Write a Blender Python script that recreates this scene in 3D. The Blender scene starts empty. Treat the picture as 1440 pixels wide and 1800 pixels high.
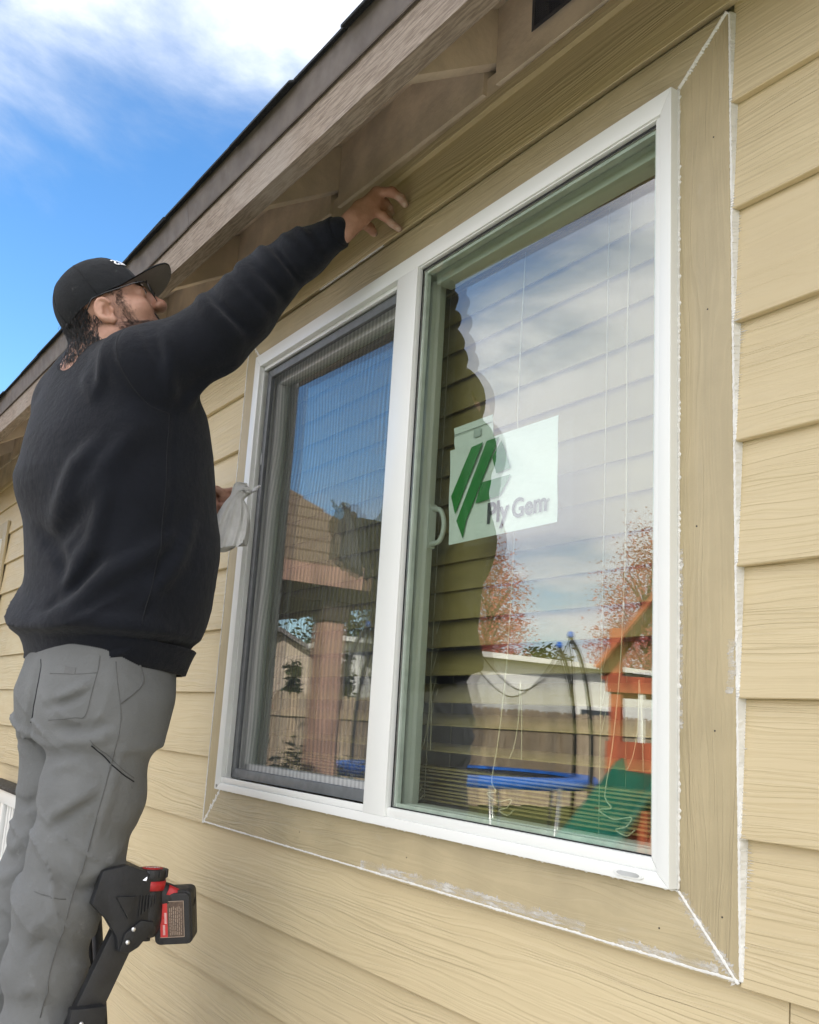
import bpy, bmesh, math, random
import numpy as np
from mathutils import Vector, Matrix

random.seed(7)
SC = bpy.context.scene
COL = SC.collection
R = math.radians

# ------------------------------------------------------------------ camera
CAM_POS = Vector((0.8747, -0.9790, 0.1752))
YAW, PITCH, ROLL = 1.0019, 0.2130, 0.0599
_m = Matrix.Rotation(YAW, 3, 'Z') @ Matrix.Rotation(math.pi / 2 + PITCH, 3, 'X') @ Matrix.Rotation(ROLL, 3, 'Z')
cam_data = bpy.data.cameras.new('camera')
cam = bpy.data.objects.new('camera', cam_data)
COL.objects.link(cam)
cam.matrix_world = Matrix.Translation(CAM_POS) @ _m.to_4x4()
cam_data.sensor_fit = 'HORIZONTAL'
cam_data.sensor_width = 36.0
cam_data.lens = 36.0 * 1733.0 / 1440.0
cam_data.clip_start = 0.02
cam_data.clip_end = 2000.0
SC.camera = cam

# ------------------------------------------------------------------ sky and sun
SUN_DIR = Vector((0.62, 0.62, 0.52)).normalized()        # towards the sun: behind the house
SUN_EL = math.asin(SUN_DIR.z)
SUN_AZ = math.atan2(SUN_DIR.x, SUN_DIR.y)
world = bpy.data.worlds.new('World')
SC.world = world
world.use_nodes = True
wt = world.node_tree
wt.nodes.clear()
def W(kind, **kw):
    n = wt.nodes.new(kind)
    for k, v in kw.items():
        setattr(n, k, v)
    return n
def wmath(op, a, b=None, clamp=False):
    n = W('ShaderNodeMath', operation=op)
    n.use_clamp = clamp
    for i, v in enumerate((a, b)):
        if v is None:
            continue
        if isinstance(v, (int, float)):
            n.inputs[i].default_value = v
        else:
            wt.links.new(v, n.inputs[i])
    return n.outputs[0]
w_out = W('ShaderNodeOutputWorld')
w_bg = W('ShaderNodeBackground')
w_bg.inputs['Strength'].default_value = 0.145
sky = W('ShaderNodeTexSky', sky_type='NISHITA', sun_disc=False, sun_elevation=SUN_EL, sun_rotation=SUN_AZ)
sky.air_density = 1.0
sky.dust_density = 0.35
sky.ozone_density = 2.5
w_tc = W('ShaderNodeTexCoord')
w_sep = W('ShaderNodeSeparateXYZ')
wt.links.new(w_tc.outputs['Generated'], w_sep.inputs[0])
dx, dy, dz = w_sep.outputs
den = wmath('ADD', wmath('MAXIMUM', dz, 0.0), 0.22)
w_cmb = W('ShaderNodeCombineXYZ')
wt.links.new(wmath('DIVIDE', dx, den), w_cmb.inputs[0])
wt.links.new(wmath('DIVIDE', dy, den), w_cmb.inputs[1])
w_n1 = W('ShaderNodeTexNoise'); w_n1.inputs['Scale'].default_value = 1.9
w_n1.inputs['Detail'].default_value = 9.0; w_n1.inputs['Roughness'].default_value = 0.58
w_n1.inputs['Distortion'].default_value = 0.35
wt.links.new(w_cmb.outputs[0], w_n1.inputs['Vector'])
w_n2 = W('ShaderNodeTexNoise'); w_n2.inputs['Scale'].default_value = 0.9
w_n2.inputs['Detail'].default_value = 4.0
wt.links.new(w_cmb.outputs[0], w_n2.inputs['Vector'])
# a clear belt low in the west, broken cloud elsewhere
belt = wmath('MAXIMUM', wmath('MINIMUM', wmath('MULTIPLY', wmath('SUBTRACT', dz, 0.595), 3.2), 0.42),
             wmath('MULTIPLY', wmath('SUBTRACT', wmath('MULTIPLY', dy, -1.0), 0.50), 3.4))
belt = wmath('MAXIMUM', belt, wmath('MULTIPLY', wmath('SUBTRACT', dx, -0.35), 2.0))
belt = wmath('MINIMUM', belt, 0.80)
cov = wmath('ADD', belt, wmath('MULTIPLY', wmath('SUBTRACT', w_n1.outputs[0], 0.5), 2.1))
w_map = W('ShaderNodeMapRange', interpolation_type='SMOOTHSTEP')
w_map.inputs['From Min'].default_value = -0.30
w_map.inputs['From Max'].default_value = 0.62
wt.links.new(cov, w_map.inputs['Value'])
w_shade = W('ShaderNodeMapRange')
w_shade.inputs['From Min'].default_value = 0.35; w_shade.inputs['From Max'].default_value = 0.68
w_shade.inputs['To Min'].default_value = 0.0; w_shade.inputs['To Max'].default_value = 1.0
wt.links.new(w_n2.outputs[0], w_shade.inputs['Value'])
w_cc = W('ShaderNodeMixRGB')
w_cc.inputs[1].default_value = (5.3, 5.35, 6.1, 1)
w_cc.inputs[2].default_value = (8.0, 7.9, 7.9, 1)
wt.links.new(w_shade.outputs[0], w_cc.inputs[0])
w_thin = W('ShaderNodeMixRGB')
w_thin.inputs[1].default_value = (2.6, 2.8, 3.1, 1)
wt.links.new(wmath('POWER', w_map.outputs[0], 1.6), w_thin.inputs[0])
wt.links.new(w_cc.outputs[0], w_thin.inputs[2])
w_mix = W('ShaderNodeMixRGB')
wt.links.new(w_map.outputs[0], w_mix.inputs[0])
w_hs = W('ShaderNodeHueSaturation')
w_hs.inputs['Saturation'].default_value = 1.22
w_hs.inputs['Value'].default_value = 0.92
wt.links.new(sky.outputs[0], w_hs.inputs['Color'])
wt.links.new(w_hs.outputs[0], w_mix.inputs[1])
wt.links.new(w_thin.outputs[0], w_mix.inputs[2])
wt.links.new(w_mix.outputs[0], w_bg.inputs['Color'])
wt.links.new(w_bg.outputs[0], w_out.inputs['Surface'])

sun_data = bpy.data.lights.new('sun', 'SUN')
sun_data.energy = 4.6
sun_data.angle = R(0.53)
sun_data.color = (1.0, 0.93, 0.82)
sun = bpy.data.objects.new('sun', sun_data)
COL.objects.link(sun)
sun.rotation_euler = SUN_DIR.to_track_quat('Z', 'Y').to_euler()
sun.location = (4, 8, 12)

vs = SC.view_settings
vs.view_transform = 'Standard'
vs.look = 'None'
vs.exposure = 1.2
vs.gamma = 1.0
SC.render.engine = 'CYCLES'
SC.cycles.use_denoising = True
SC.cycles.max_bounces = 8
SC.cycles.diffuse_bounces = 3
SC.cycles.glossy_bounces = 5
SC.cycles.use_adaptive_sampling = True
SC.cycles.adaptive_threshold = 0.015
SC.cycles.transparent_max_bounces = 20
SC.cycles.caustics_reflective = False
SC.cycles.caustics_refractive = False
SC.cycles.sample_clamp_indirect = 8.0

# ------------------------------------------------------------------ helpers
def link_nodes(m):
    m.use_nodes = True
    nt = m.node_tree
    nt.nodes.clear()
    return nt

class NT:
    """small wrapper to write node graphs briefly"""
    def __init__(self, name):
        self.m = bpy.data.materials.new(name)
        self.t = link_nodes(self.m)
        self.out = self.n('ShaderNodeOutputMaterial')
    def n(self, kind, **kw):
        x = self.t.nodes.new(kind)
        for k, v in kw.items():
            setattr(x, k, v)
        return x
    def set(self, sock, v):
        if isinstance(v, bpy.types.NodeSocket):
            self.t.links.new(v, sock)
        else:
            sock.default_value = v
    def math(self, op, a, b=0.0, clamp=False):
        x = self.n('ShaderNodeMath', operation=op); x.use_clamp = clamp
        self.set(x.inputs[0], a); self.set(x.inputs[1], b)
        return x.outputs[0]
    def mix(self, f, a, b, mode='MIX'):
        x = self.n('ShaderNodeMixRGB', blend_type=mode)
        self.set(x.inputs[0], f)
        self.set(x.inputs[1], a if not isinstance(a, tuple) else (*a[:3], 1))
        self.set(x.inputs[2], b if not isinstance(b, tuple) else (*b[:3], 1))
        return x.outputs[0]
    def coords(self, scale=(1, 1, 1), rand=0.0, rot=(0, 0, 0)):
        tc = self.n('ShaderNodeTexCoord')
        v = tc.outputs['Object']
        if rand:
            oi = self.n('ShaderNodeObjectInfo')
            vm = self.n('ShaderNodeVectorMath', operation='SCALE')
            vm.inputs[0].default_value = (rand, rand * .73, rand * 1.31)
            self.set(vm.inputs['Scale'], oi.outputs['Random'])
            va = self.n('ShaderNodeVectorMath', operation='ADD')
            self.set(va.inputs[0], v); self.set(va.inputs[1], vm.outputs[0])
            v = va.outputs[0]
        mp = self.n('ShaderNodeMapping')
        mp.inputs['Scale'].default_value = scale
        mp.inputs['Rotation'].default_value = rot
        self.set(mp.inputs['Vector'], v)
        return mp.outputs[0]
    def noise(self, vec, scale, detail=4.0, rough=0.55, dist=0.0):
        x = self.n('ShaderNodeTexNoise')
        self.set(x.inputs['Vector'], vec)
        x.inputs['Scale'].default_value = scale
        x.inputs['Detail'].default_value = detail
        x.inputs['Roughness'].default_value = rough
        x.inputs['Distortion'].default_value = dist
        return x.outputs[0]
    def ramp(self, v, lo, hi, a=0.0, b=1.0, smooth=True):
        x = self.n('ShaderNodeMapRange', interpolation_type='SMOOTHSTEP' if smooth else 'LINEAR')
        self.set(x.inputs['Value'], v)
        x.inputs['From Min'].default_value = lo; x.inputs['From Max'].default_value = hi
        x.inputs['To Min'].default_value = a; x.inputs['To Max'].default_value = b
        return x.outputs[0]
    def bump(self, h, strength=0.5, dist=0.002, normal=None):
        x = self.n('ShaderNodeBump')
        x.inputs['Strength'].default_value = strength
        x.inputs['Distance'].default_value = dist
        self.set(x.inputs['Height'], h)
        if normal is not None:
            self.set(x.inputs['Normal'], normal)
        return x.outputs[0]
    def bsdf(self, color, rough=0.5, normal=None, spec=0.5, **kw):
        x = self.n('ShaderNodeBsdfPrincipled')
        self.set(x.inputs['Base Color'], (*color[:3], 1) if isinstance(color, tuple) else color)
        self.set(x.inputs['Roughness'], rough)
        self.set(x.inputs['Specular IOR Level'], spec)
        if normal is not None:
            self.set(x.inputs['Normal'], normal)
        for k, v in kw.items():
            self.set(x.inputs[k.replace('_', ' ')], v)
        self.t.links.new(x.outputs[0], self.out.inputs['Surface'])
        return x

MATS = {}
def simple(name, color, rough=0.5, var=0.12, nscale=30.0, bump=0.0, bscale=200.0, spec=0.5, stretch=(1, 1, 1), rand=0.0, **kw):
    if name in MATS:
        return MATS[name]
    g = NT(name)
    v = g.coords(stretch, rand)
    n = g.noise(v, nscale, 5.0)
    dark = tuple(c * (1 - var) for c in color); light = tuple(min(1, c * (1 + var)) for c in color)
    col = g.mix(g.ramp(n, .3, .7), dark, light)
    nm = None
    if bump:
        nm = g.bump(g.noise(v, bscale, 3.0), 1.0, bump)
    rr = g.ramp(g.noise(v, nscale * 1.7, 3.0), .3, .7, max(0, rough - .08), min(1, rough + .08))
    g.bsdf(col, rr, nm, spec, **kw)
    MATS[name] = g.m
    return g.m

def tag(o, label=None, cat=None, group=None, kind=None):
    if label: o['label'] = label
    if cat: o['category'] = cat
    if group: o['group'] = group
    if kind: o['kind'] = kind
    return o

def empty(name, loc, label, cat, group=None):
    o = bpy.data.objects.new(name, None)
    o.empty_display_size = 0.1
    COL.objects.link(o)
    o.location = loc
    return tag(o, label, cat, group)

def world_of(o):
    v = Vector((0, 0, 0))
    while o is not None:
        v += o.location
        o = o.parent
    return v

def put(name, mesh, mat=None, parent=None, pos=(0, 0, 0)):
    """link a mesh object; pos is its origin in WORLD space"""
    o = bpy.data.objects.new(name, mesh)
    COL.objects.link(o)
    if mat is not None and not mesh.materials:
        mesh.materials.append(mat)
    if parent is not None:
        o.parent = parent
        o.location = Vector(pos) - world_of(parent)
    else:
        o.location = pos
    return o

class MB:
    def __init__(self):
        self.v = []; self.f = []; self.sm = []
    def add(self, vs, fs, smooth=False):
        b = len(self.v)
        self.v.extend([tuple(x) for x in vs])
        self.f.extend([tuple(b + i for i in f) for f in fs])
        self.sm.extend([smooth] * len(fs))
        return self
    def box(self, a, b):
        (x0, y0, z0), (x1, y1, z1) = a, b
        x0, x1 = min(x0, x1), max(x0, x1); y0, y1 = min(y0, y1), max(y0, y1); z0, z1 = min(z0, z1), max(z0, z1)
        return self.add([(x0, y0, z0), (x1, y0, z0), (x1, y1, z0), (x0, y1, z0), (x0, y0, z1), (x1, y0, z1), (x1, y1, z1), (x0, y1, z1)],
                        [(0, 3, 2, 1), (4, 5, 6, 7), (0, 1, 5, 4), (1, 2, 6, 5), (2, 3, 7, 6), (3, 0, 4, 7)])
    def hexa(self, p):
        """8 corners: bottom ring 0-3 (ccw from above), top ring 4-7"""
        return self.add(p, [(0, 3, 2, 1), (4, 5, 6, 7), (0, 1, 5, 4), (1, 2, 6, 5), (2, 3, 7, 6), (3, 0, 4, 7)])
    def bar(self, a, b, w, h, up=(0, 0, 1)):
        a = Vector(a); b = Vector(b); d = (b - a).normalized(); u = Vector(up)
        s = d.cross(u)
        if s.length < 1e-4: s = d.cross(Vector((1, 0, 0)))
        s.normalize(); u = s.cross(d)
        s *= w / 2; u *= h / 2
        return self.hexa([a - s - u, a + s - u, b + s - u, b - s - u, a - s + u, a + s + u, b + s + u, b - s + u])
    def prism(self, poly, y0, y1, axis='y'):
        """extrude a polygon given in two coords along the third axis"""
        n = len(poly)
        def mk(p, t):
            return {'y': (p[0], t, p[1]), 'x': (t, p[0], p[1]), 'z': (p[0], p[1], t)}[axis]
        vs = [mk(p, y0) for p in poly] + [mk(p, y1) for p in poly]
        fs = [tuple(range(n)), tuple(range(2 * n - 1, n - 1, -1))]
        fs += [(i, i + n, (i + 1) % n + n, (i + 1) % n) for i in range(n)]
        return self.add(vs, fs)
    def tube(self, pts, r, seg=8, cap=True, smooth=True, flat=1.0):
        pts = [Vector(p) for p in pts]
        n = len(pts)
        rs = r if isinstance(r, (list, tuple)) else [r] * n
        vs = []; prev = None
        for i, p in enumerate(pts):
            d = (pts[min(i + 1, n - 1)] - pts[max(i - 1, 0)])
            if d.length < 1e-9: d = Vector((0, 0, 1))
            d.normalize()
            if prev is None:
                ref = Vector((0, 0, 1)) if abs(d.z) < .9 else Vector((1, 0, 0))
                s = d.cross(ref).normalized()
            else:
                s = (prev - d * prev.dot(d))
                s = s.normalized() if s.length > 1e-6 else d.orthogonal().normalized()
            prev = s
            u = d.cross(s)
            for k in range(seg):
                a = 2 * math.pi * k / seg
                vs.append(p + (s * math.cos(a) + u * math.sin(a) * flat) * rs[i])
        fs = []
        for i in range(n - 1):
            for k in range(seg):
                k2 = (k + 1) % seg
                fs.append((i * seg + k, i * seg + k2, (i + 1) * seg + k2, (i + 1) * seg + k))
        self.add(vs, fs, smooth)
        if cap:
            b = len(self.v) - n * seg
            self.f.append(tuple(b + k for k in range(seg - 1, -1, -1))); self.sm.append(False)
            self.f.append(tuple(b + (n - 1) * seg + k for k in range(seg))); self.sm.append(False)
        return self
    def lathe(self, prof, seg=24, c=(0, 0, 0), ax=(0, 0, 1), smooth=True, cap=True):
        """profile of (radius, height) turned round axis ax through c"""
        ax = Vector(ax).normalized(); c = Vector(c)
        s = ax.orthogonal().normalized(); u = ax.cross(s)
        vs = []
        for (r, h) in prof:
            for k in range(seg):
                a = 2 * math.pi * k / seg
                vs.append(c + ax * h + (s * math.cos(a) + u * math.sin(a)) * r)
        n = len(prof); fs = []
        for i in range(n - 1):
            for k in range(seg):
                k2 = (k + 1) % seg
                fs.append((i * seg + k, i * seg + k2, (i + 1) * seg + k2, (i + 1) * seg + k))
        b = len(self.v)
        self.add(vs, fs, smooth)
        if cap:
            self.f.append(tuple(b + k for k in range(seg - 1, -1, -1))); self.sm.append(False)
            self.f.append(tuple(b + (n - 1) * seg + k for k in range(seg))); self.sm.append(False)
        return self
    def xf(self, m, start=0):
        for i in range(start, len(self.v)):
            self.v[i] = tuple(m @ Vector(self.v[i]))
        return self
    def mesh(self, name, bevel=0.0, segs=2, angle=35):
        me = bpy.data.meshes.new(name)
        me.from_pydata(self.v, [], self.f)
        me.polygons.foreach_set('use_smooth', self.sm)
        if bevel or True:
            bm = bmesh.new(); bm.from_mesh(me)
            bmesh.ops.recalc_face_normals(bm, faces=bm.faces)
            if bevel:
                ed = [e for e in bm.edges if len(e.link_faces) == 2 and e.calc_face_angle(0) > R(angle)]
                bmesh.ops.bevel(bm, geom=ed, offset=bevel, segments=segs, affect='EDGES', profile=.6, clamp_overlap=True)
                for f in bm.faces: f.smooth = True
            bm.to_mesh(me); bm.free()
            if bevel:
                me.set_sharp_from_angle(angle=R(40))
        me.update()
        return me
    def build(self, name, mat, parent=None, bevel=0.0, pos=(0, 0, 0), segs=2):
        return put(name, self.mesh(name, bevel, segs), mat, parent, pos)

def arc_pts(pts, n=12):
    """Catmull-Rom through points"""
    P = [Vector(p) for p in pts]
    P = [P[0] * 2 - P[1]] + P + [P[-1] * 2 - P[-2]]
    out = []
    for i in range(1, len(P) - 2):
        for k in range(n):
            t = k / n
            a, b, c, d = P[i - 1], P[i], P[i + 1], P[i + 2]
            out.append(.5 * ((2 * b) + (c - a) * t + (2 * a - 5 * b + 4 * c - d) * t * t + (3 * b - a - 3 * c + d) * t ** 3))
    out.append(P[-2])
    return out

def text_mesh(body, size, offset=0.0, extrude=0.0004, shear=0.0, spacing=1.0):
    cu = bpy.data.curves.new('lettering', 'FONT')
    cu.body = body; cu.size = size; cu.offset = offset; cu.extrude = extrude; cu.shear = shear
    cu.space_character = spacing; cu.resolution_u = 4
    ob = bpy.data.objects.new('lettering', cu)
    COL.objects.link(ob)
    dg = bpy.context.evaluated_depsgraph_get()
    me = bpy.data.meshes.new_from_object(ob.evaluated_get(dg))
    bpy.data.objects.remove(ob)
    bpy.data.curves.remove(cu)
    me.materials.clear()
    return me
# ================================================================== materials of the house
GROUND_Z = -1.225
WW, WH = 1.427, 1.0973           # window
TR, TT, TB = 0.0879, 0.0771, 0.0881
EXP, LAP0 = 0.15984, 1.0286
XL, XR = -7.6, 2.4

def grain(g, axis, rand, fine=200.0, along=2.6, warp=.010):
    """irregular wood-grain relief running along an axis; returns height"""
    v = g.coords((1, 1, 1), rand)
    sc = (1.3, 1, 9.0) if axis == 'x' else (9.0, 1, 1.3)
    w = g.noise(g.coords(sc, rand), 1.6, 3.0, .5)
    cmb = g.n('ShaderNodeCombineXYZ')
    g.set(cmb.inputs[2 if axis == 'x' else 0], w)
    add = g.n('ShaderNodeVectorMath', operation='MULTIPLY_ADD')
    g.set(add.inputs[0], cmb.outputs[0]); add.inputs[1].default_value = (warp * 5, 0, warp * 5); g.set(add.inputs[2], v)
    mp = g.n('ShaderNodeMapping')
    mp.inputs['Scale'].default_value = (along, 40, fine) if axis == 'x' else (fine, 40, along)
    g.set(mp.inputs['Vector'], add.outputs[0])
    n1 = g.noise(mp.outputs[0], 1.0, 2.0, .5)
    mp2 = g.n('ShaderNodeMapping')
    mp2.inputs['Scale'].default_value = (along * .5, 20, fine * .42) if axis == 'x' else (fine * .42, 20, along * .5)
    g.set(mp2.inputs['Vector'], add.outputs[0])
    n2 = g.noise(mp2.outputs[0], 1.0, 2.0, .55)
    ridge = g.ramp(n1, .40, .62)
    wide = g.ramp(n2, .42, .60)
    pres = g.ramp(g.noise(g.coords((.9, .9, 7) if axis == 'x' else (7, .9, .9), rand), 1.2, 2.0), .34, .60, .25, 1.0)
    return g.math('MULTIPLY', g.math('ADD', g.math('MULTIPLY', ridge, .6), g.math('MULTIPLY', wide, .5)), pres), ridge
def siding_mat():
    g = NT('painted_wood_grain_siding')
    h, ridge = grain(g, 'x', 9.0)
    nm = g.bump(h, 1.0, .0014)
    cl = g.noise(g.coords((1, 1, 1)), 2.3, 4.0)
    dirt = g.noise(g.coords((3, 3, 14), 3.0), 3.0, 6.0, .65)
    c = g.mix(g.ramp(cl, .3, .7), (.562, .460, .272), (.602, .498, .300))
    oi = g.n('ShaderNodeObjectInfo')
    c = g.mix(g.math('MULTIPLY', oi.outputs['Random'], .16), c, (.50, .40, .245))
    c = g.mix(g.ramp(dirt, .56, .85, 0, .16), c, (.36, .29, .18))
    c = g.mix(g.math('MULTIPLY', g.math('SUBTRACT', 1.0, ridge), .06), c, (.34, .26, .14))
    g.bsdf(c, g.ramp(dirt, .3, .7, .42, .58), nm, .42)
    return g.m
def trim_mat(name, col, axis):
    g = NT(name)
    h, ridge = grain(g, axis, 11.0, 210.0, 5.0, .018)
    pit = g.noise(g.coords((1, 1, 1)), 160.0, 3.0)
    nm = g.bump(g.math('ADD', h, g.math('MULTIPLY', pit, .25)), 1.0, .0010)
    smear = g.ramp(g.noise(g.coords((2.5, 1, 9) if axis == 'x' else (9, 1, 2.5), 4.0), 5.0, 6.0, .7), .62, .84, 0, .30)
    n = g.noise(g.coords((1, 1, 1)), 8.0, 4.0)
    c = g.mix(g.ramp(n, .3, .7), tuple(x * .92 for x in col), tuple(x * 1.06 for x in col))
    c = g.mix(g.math('MULTIPLY', g.math('SUBTRACT', 1.0, ridge), .14), c, tuple(x * .6 for x in col))
    c = g.mix(smear, c, (.52, .50, .44))
    g.bsdf(c, .5, nm, .45)
    return g.m
M_SID = siding_mat()
M_TRX = trim_mat('painted_trim_grain_along', (.45, .372, .222), 'x')
M_TRZ = trim_mat('painted_trim_grain_upright', (.45, .372, .222), 'z')
M_FASC = None
def fascia_mat():
    g = NT('weathered_rough_sawn_fascia')
    v = g.coords((.07, 1, 1), 3.0)
    n = g.noise(v, 240.0, 5.0, .7, .3)
    n2 = g.noise(g.coords((.06, 1, 1)), 60.0, 4.0, .6)
    n3 = g.noise(g.coords((.6, 1, 1)), 3.0, 5.0, .6)
    c = g.mix(g.ramp(n, .38, .62), (.21, .165, .13), (.37, .305, .245))
    c = g.mix(g.ramp(n3, .5, .72, 0, .45), c, (.40, .36, .32))
    nm = g.bump(g.math('ADD', n, n2), 1.0, .0022)
    g.bsdf(c, .85, nm, .2)
    return g.m
M_FASC = fascia_mat()
M_EAVE = simple('brown_painted_eave_wood', (.70, .59, .455), .6, .16, 9.0, .0014, 60.0, .35, (1, 1, 1), 4.0)
M_DRIP = simple('brown_metal_drip_edge', (.150, .128, .112), .72, .15, 20.0, .0004, 90.0, .25)
M_SHIN = simple('dark_asphalt_shingle', (.032, .034, .036), .92, .5, 260.0, .002, 500.0, .2, (1, 1, 1), 7.0)
g_v = NT('white_vinyl_frame')
g_v.bsdf(g_v.mix(g_v.ramp(g_v.noise(g_v.coords((1, 1, 1)), 3.0, 2.0), .3, .7), (.775, .79, .75), (.80, .81, .78)), .32, None, .45)
M_VINYL = g_v.m
M_GREY = simple('grey_screen_frame_metal', (.135, .145, .15), .45, .12, 40.0, .0003, 200.0, .5)
M_BLACK = simple('black_rubber_gasket', (.012, .013, .014), .6, .2, 40.0)
M_CAULK = simple('white_caulk', (.74, .73, .68), .5, .06, 60.0, .0006, 220.0, .45)
def smear_mat():
    g = NT('wiped_caulk_smear')
    v = g.coords((1, 1, 1))
    t = g.n('ShaderNodeBsdfTransparent'); d = g.n('ShaderNodeBsdfDiffuse'); d.inputs[0].default_value = (.74, .73, .69, 1)
    m = g.n('ShaderNodeMixShader')
    n = g.noise(g.coords((26, 60, 150)), 1.0, 4.0, .6)
    g.set(m.inputs[0], g.math('MULTIPLY', g.ramp(n, .30, .72, 0.0, .9), g.ramp(g.noise(v, 12.0, 4.0), .35, .62, .15, 1.0)))
    g.t.links.new(t.outputs[0], m.inputs[1]); g.t.links.new(d.outputs[0], m.inputs[2]); g.t.links.new(m.outputs[0], g.out.inputs['Surface'])
    return g.m
M_SMEAR = smear_mat()
M_DRY = simple('warm_white_drywall', (.62, .55, .40), .8, .04, 6.0)
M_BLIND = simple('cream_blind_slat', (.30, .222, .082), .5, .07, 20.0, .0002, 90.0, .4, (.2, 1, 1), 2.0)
M_CORD = simple('cream_blind_cord', (.62, .54, .36), .7, .1, 200.0)
M_CARPET = simple('brown_carpet', (.10, .075, .05), .95, .2, 80.0, .003, 300.0, .1)

def glass_mat(name, tint, boost):
    g = NT(name)
    fr = g.n('ShaderNodeFresnel'); fr.inputs['IOR'].default_value = 1.5
    f = g.math('ADD', g.math('MULTIPLY', fr.outputs[0], 1.5), boost, True)
    geo = g.n('ShaderNodeNewGeometry')
    f = g.math('MULTIPLY', f, g.ramp(geo.outputs['Backfacing'], 0, 1, 1.0, .25, False))
    wob = g.noise(g.coords((1, 1, 1)), 5.0, 1.0, .3)
    nm = g.bump(wob, .05, .002)
    t = g.n('ShaderNodeBsdfTransparent'); t.inputs[0].default_value = (*tint, 1)
    gl = g.n('ShaderNodeBsdfGlossy'); gl.inputs['Roughness'].default_value = 0.0
    gl.inputs['Color'].default_value = (.985, .98, 1.0, 1)
    g.set(gl.inputs['Normal'], nm)
    m = g.n('ShaderNodeMixShader')
    g.set(m.inputs[0], f); g.t.links.new(t.outputs[0], m.inputs[1]); g.t.links.new(gl.outputs[0], m.inputs[2])
    # thin film of dust
    d = g.n('ShaderNodeBsdfDiffuse'); d.inputs[0].default_value = (.6, .6, .58, 1)
    m2 = g.n('ShaderNodeMixShader')
    streak = g.ramp(g.noise(g.coords((7, 1, 1.2)), 4.0, 6.0, .7), .56, .8, 0.0, .035)
    g.set(m2.inputs[0], streak)
    g.t.links.new(m.outputs[0], m2.inputs[1]); g.t.links.new(d.outputs[0], m2.inputs[2])
    g.t.links.new(m2.outputs[0], g.out.inputs['Surface'])
    return g.m
M_GLASS_OUT = glass_mat('window_glass_outer_pane', (.93, .97, .93), .065)
M_GLASS_IN = glass_mat('window_glass_low_e_inner_pane', (.90, .96, .90), .085)
def screen_mat():
    g = NT('fibreglass_insect_screen')
    v = g.coords((1, 1, 1))
    sag = g.n('ShaderNodeVectorMath', operation='MULTIPLY_ADD')
    nz = g.n('ShaderNodeTexNoise'); nz.inputs['Scale'].default_value = 1.9; nz.inputs['Detail'].default_value = 1.0
    g.set(nz.inputs['Vector'], v)
    g.set(sag.inputs[0], nz.outputs['Color']); sag.inputs[1].default_value = (.17, 0, .0); g.set(sag.inputs[2], v)
    w1 = g.n('ShaderNodeTexWave', wave_type='BANDS', bands_direction='X', wave_profile='SIN')
    g.set(w1.inputs['Vector'], sag.outputs[0]); w1.inputs['Scale'].default_value = 19.0
    w1.inputs['Distortion'].default_value = .6; w1.inputs['Detail Scale'].default_value = .5; w1.inputs['Detail'].default_value = 1.0
    w2 = g.n('ShaderNodeTexWave', wave_type='BANDS', bands_direction='X', wave_profile='SIN')
    g.set(w2.inputs['Vector'], v); w2.inputs['Scale'].default_value = 90.0
    f = g.math('ADD', g.math('MULTIPLY', w1.outputs['Fac'], .24), .12)
    f = g.math('ADD', f, g.math('MULTIPLY', w2.outputs['Fac'], .05), True)
    t = g.n('ShaderNodeBsdfTransparent')
    d = g.n('ShaderNodeBsdfDiffuse'); d.inputs[0].default_value = (.115, .122, .13, 1)
    m = g.n('ShaderNodeMixShader')
    g.set(m.inputs[0], f); g.t.links.new(t.outputs[0], m.inputs[1]); g.t.links.new(d.outputs[0], m.inputs[2])
    g.t.links.new(m.outputs[0], g.out.inputs['Surface'])
    return g.m
M_SCREEN = screen_mat()

# ================================================================== ground
gm = NT('lawn_grass')
v = gm.coords((1, 1, 1))
c = gm.mix(gm.ramp(gm.noise(v, 1.3, 6.0, .65), .35, .65), (.045, .075, .018), (.10, .12, .035))
c = gm.mix(gm.ramp(gm.noise(v, 60.0, 4.0, .7), .4, .6, 0, .6), c, (.13, .12, .05))
gm.bsdf(c, .9, gm.bump(gm.noise(v, 90.0, 4.0), 1.0, .03), .2)
mb = MB()
N = 40
pts = [(-220 + 440 * i / N, -220 + 440 * j / N) for j in range(N + 1) for i in range(N + 1)]
mb.add([(x, y, GROUND_Z + (.06 * math.sin(x * .7 + y * .4) if abs(x) + abs(y) > 30 else 0)) for x, y in pts],
       [(j * (N + 1) + i, j * (N + 1) + i + 1, (j + 1) * (N + 1) + i + 1, (j + 1) * (N + 1) + i) for j in range(N) for i in range(N)], True)
tag(mb.build('ground', gm.m), kind='structure')

tag(MB().box((-4.6, -2.6, GROUND_Z - .05), (2.2, .01, GROUND_Z + .03)).build('bounce_slab', simple('pale_bounce_slab', (.60, .58, .54), .85, .12, 6., .002, 60.)), kind='structure')  # unseen pale slab, added to bounce light up onto eave, blind and figure
# ================================================================== the house
house = empty('house', (-2.6, .1, GROUND_Z), 'tan lap-sided single-storey house with brown eave', 'house')
# wall core with the window opening
mb = MB()
mb.box((XL, .024, GROUND_Z), (-WW - .01, .15, 1.36)); mb.box((.01, .024, GROUND_Z), (XR, .15, 1.36))
mb.box((-WW - .01, .024, GROUND_Z), (.01, .15, -.012)); mb.box((-WW - .01, .024, WH + .012), (.01, .15, 1.36))
mb.build('wall_core', M_DRY, house)
mb = MB().box((XL, .024, GROUND_Z), (XL + .12, 6.6, 1.4)).box((XR - .12, .151, GROUND_Z), (XR, 6.6, 1.4)).box((XL + .121, 6.48, GROUND_Z), (XR - .121, 6.6, 1.4))
mb.build('end_wall', M_SID, house)
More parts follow.
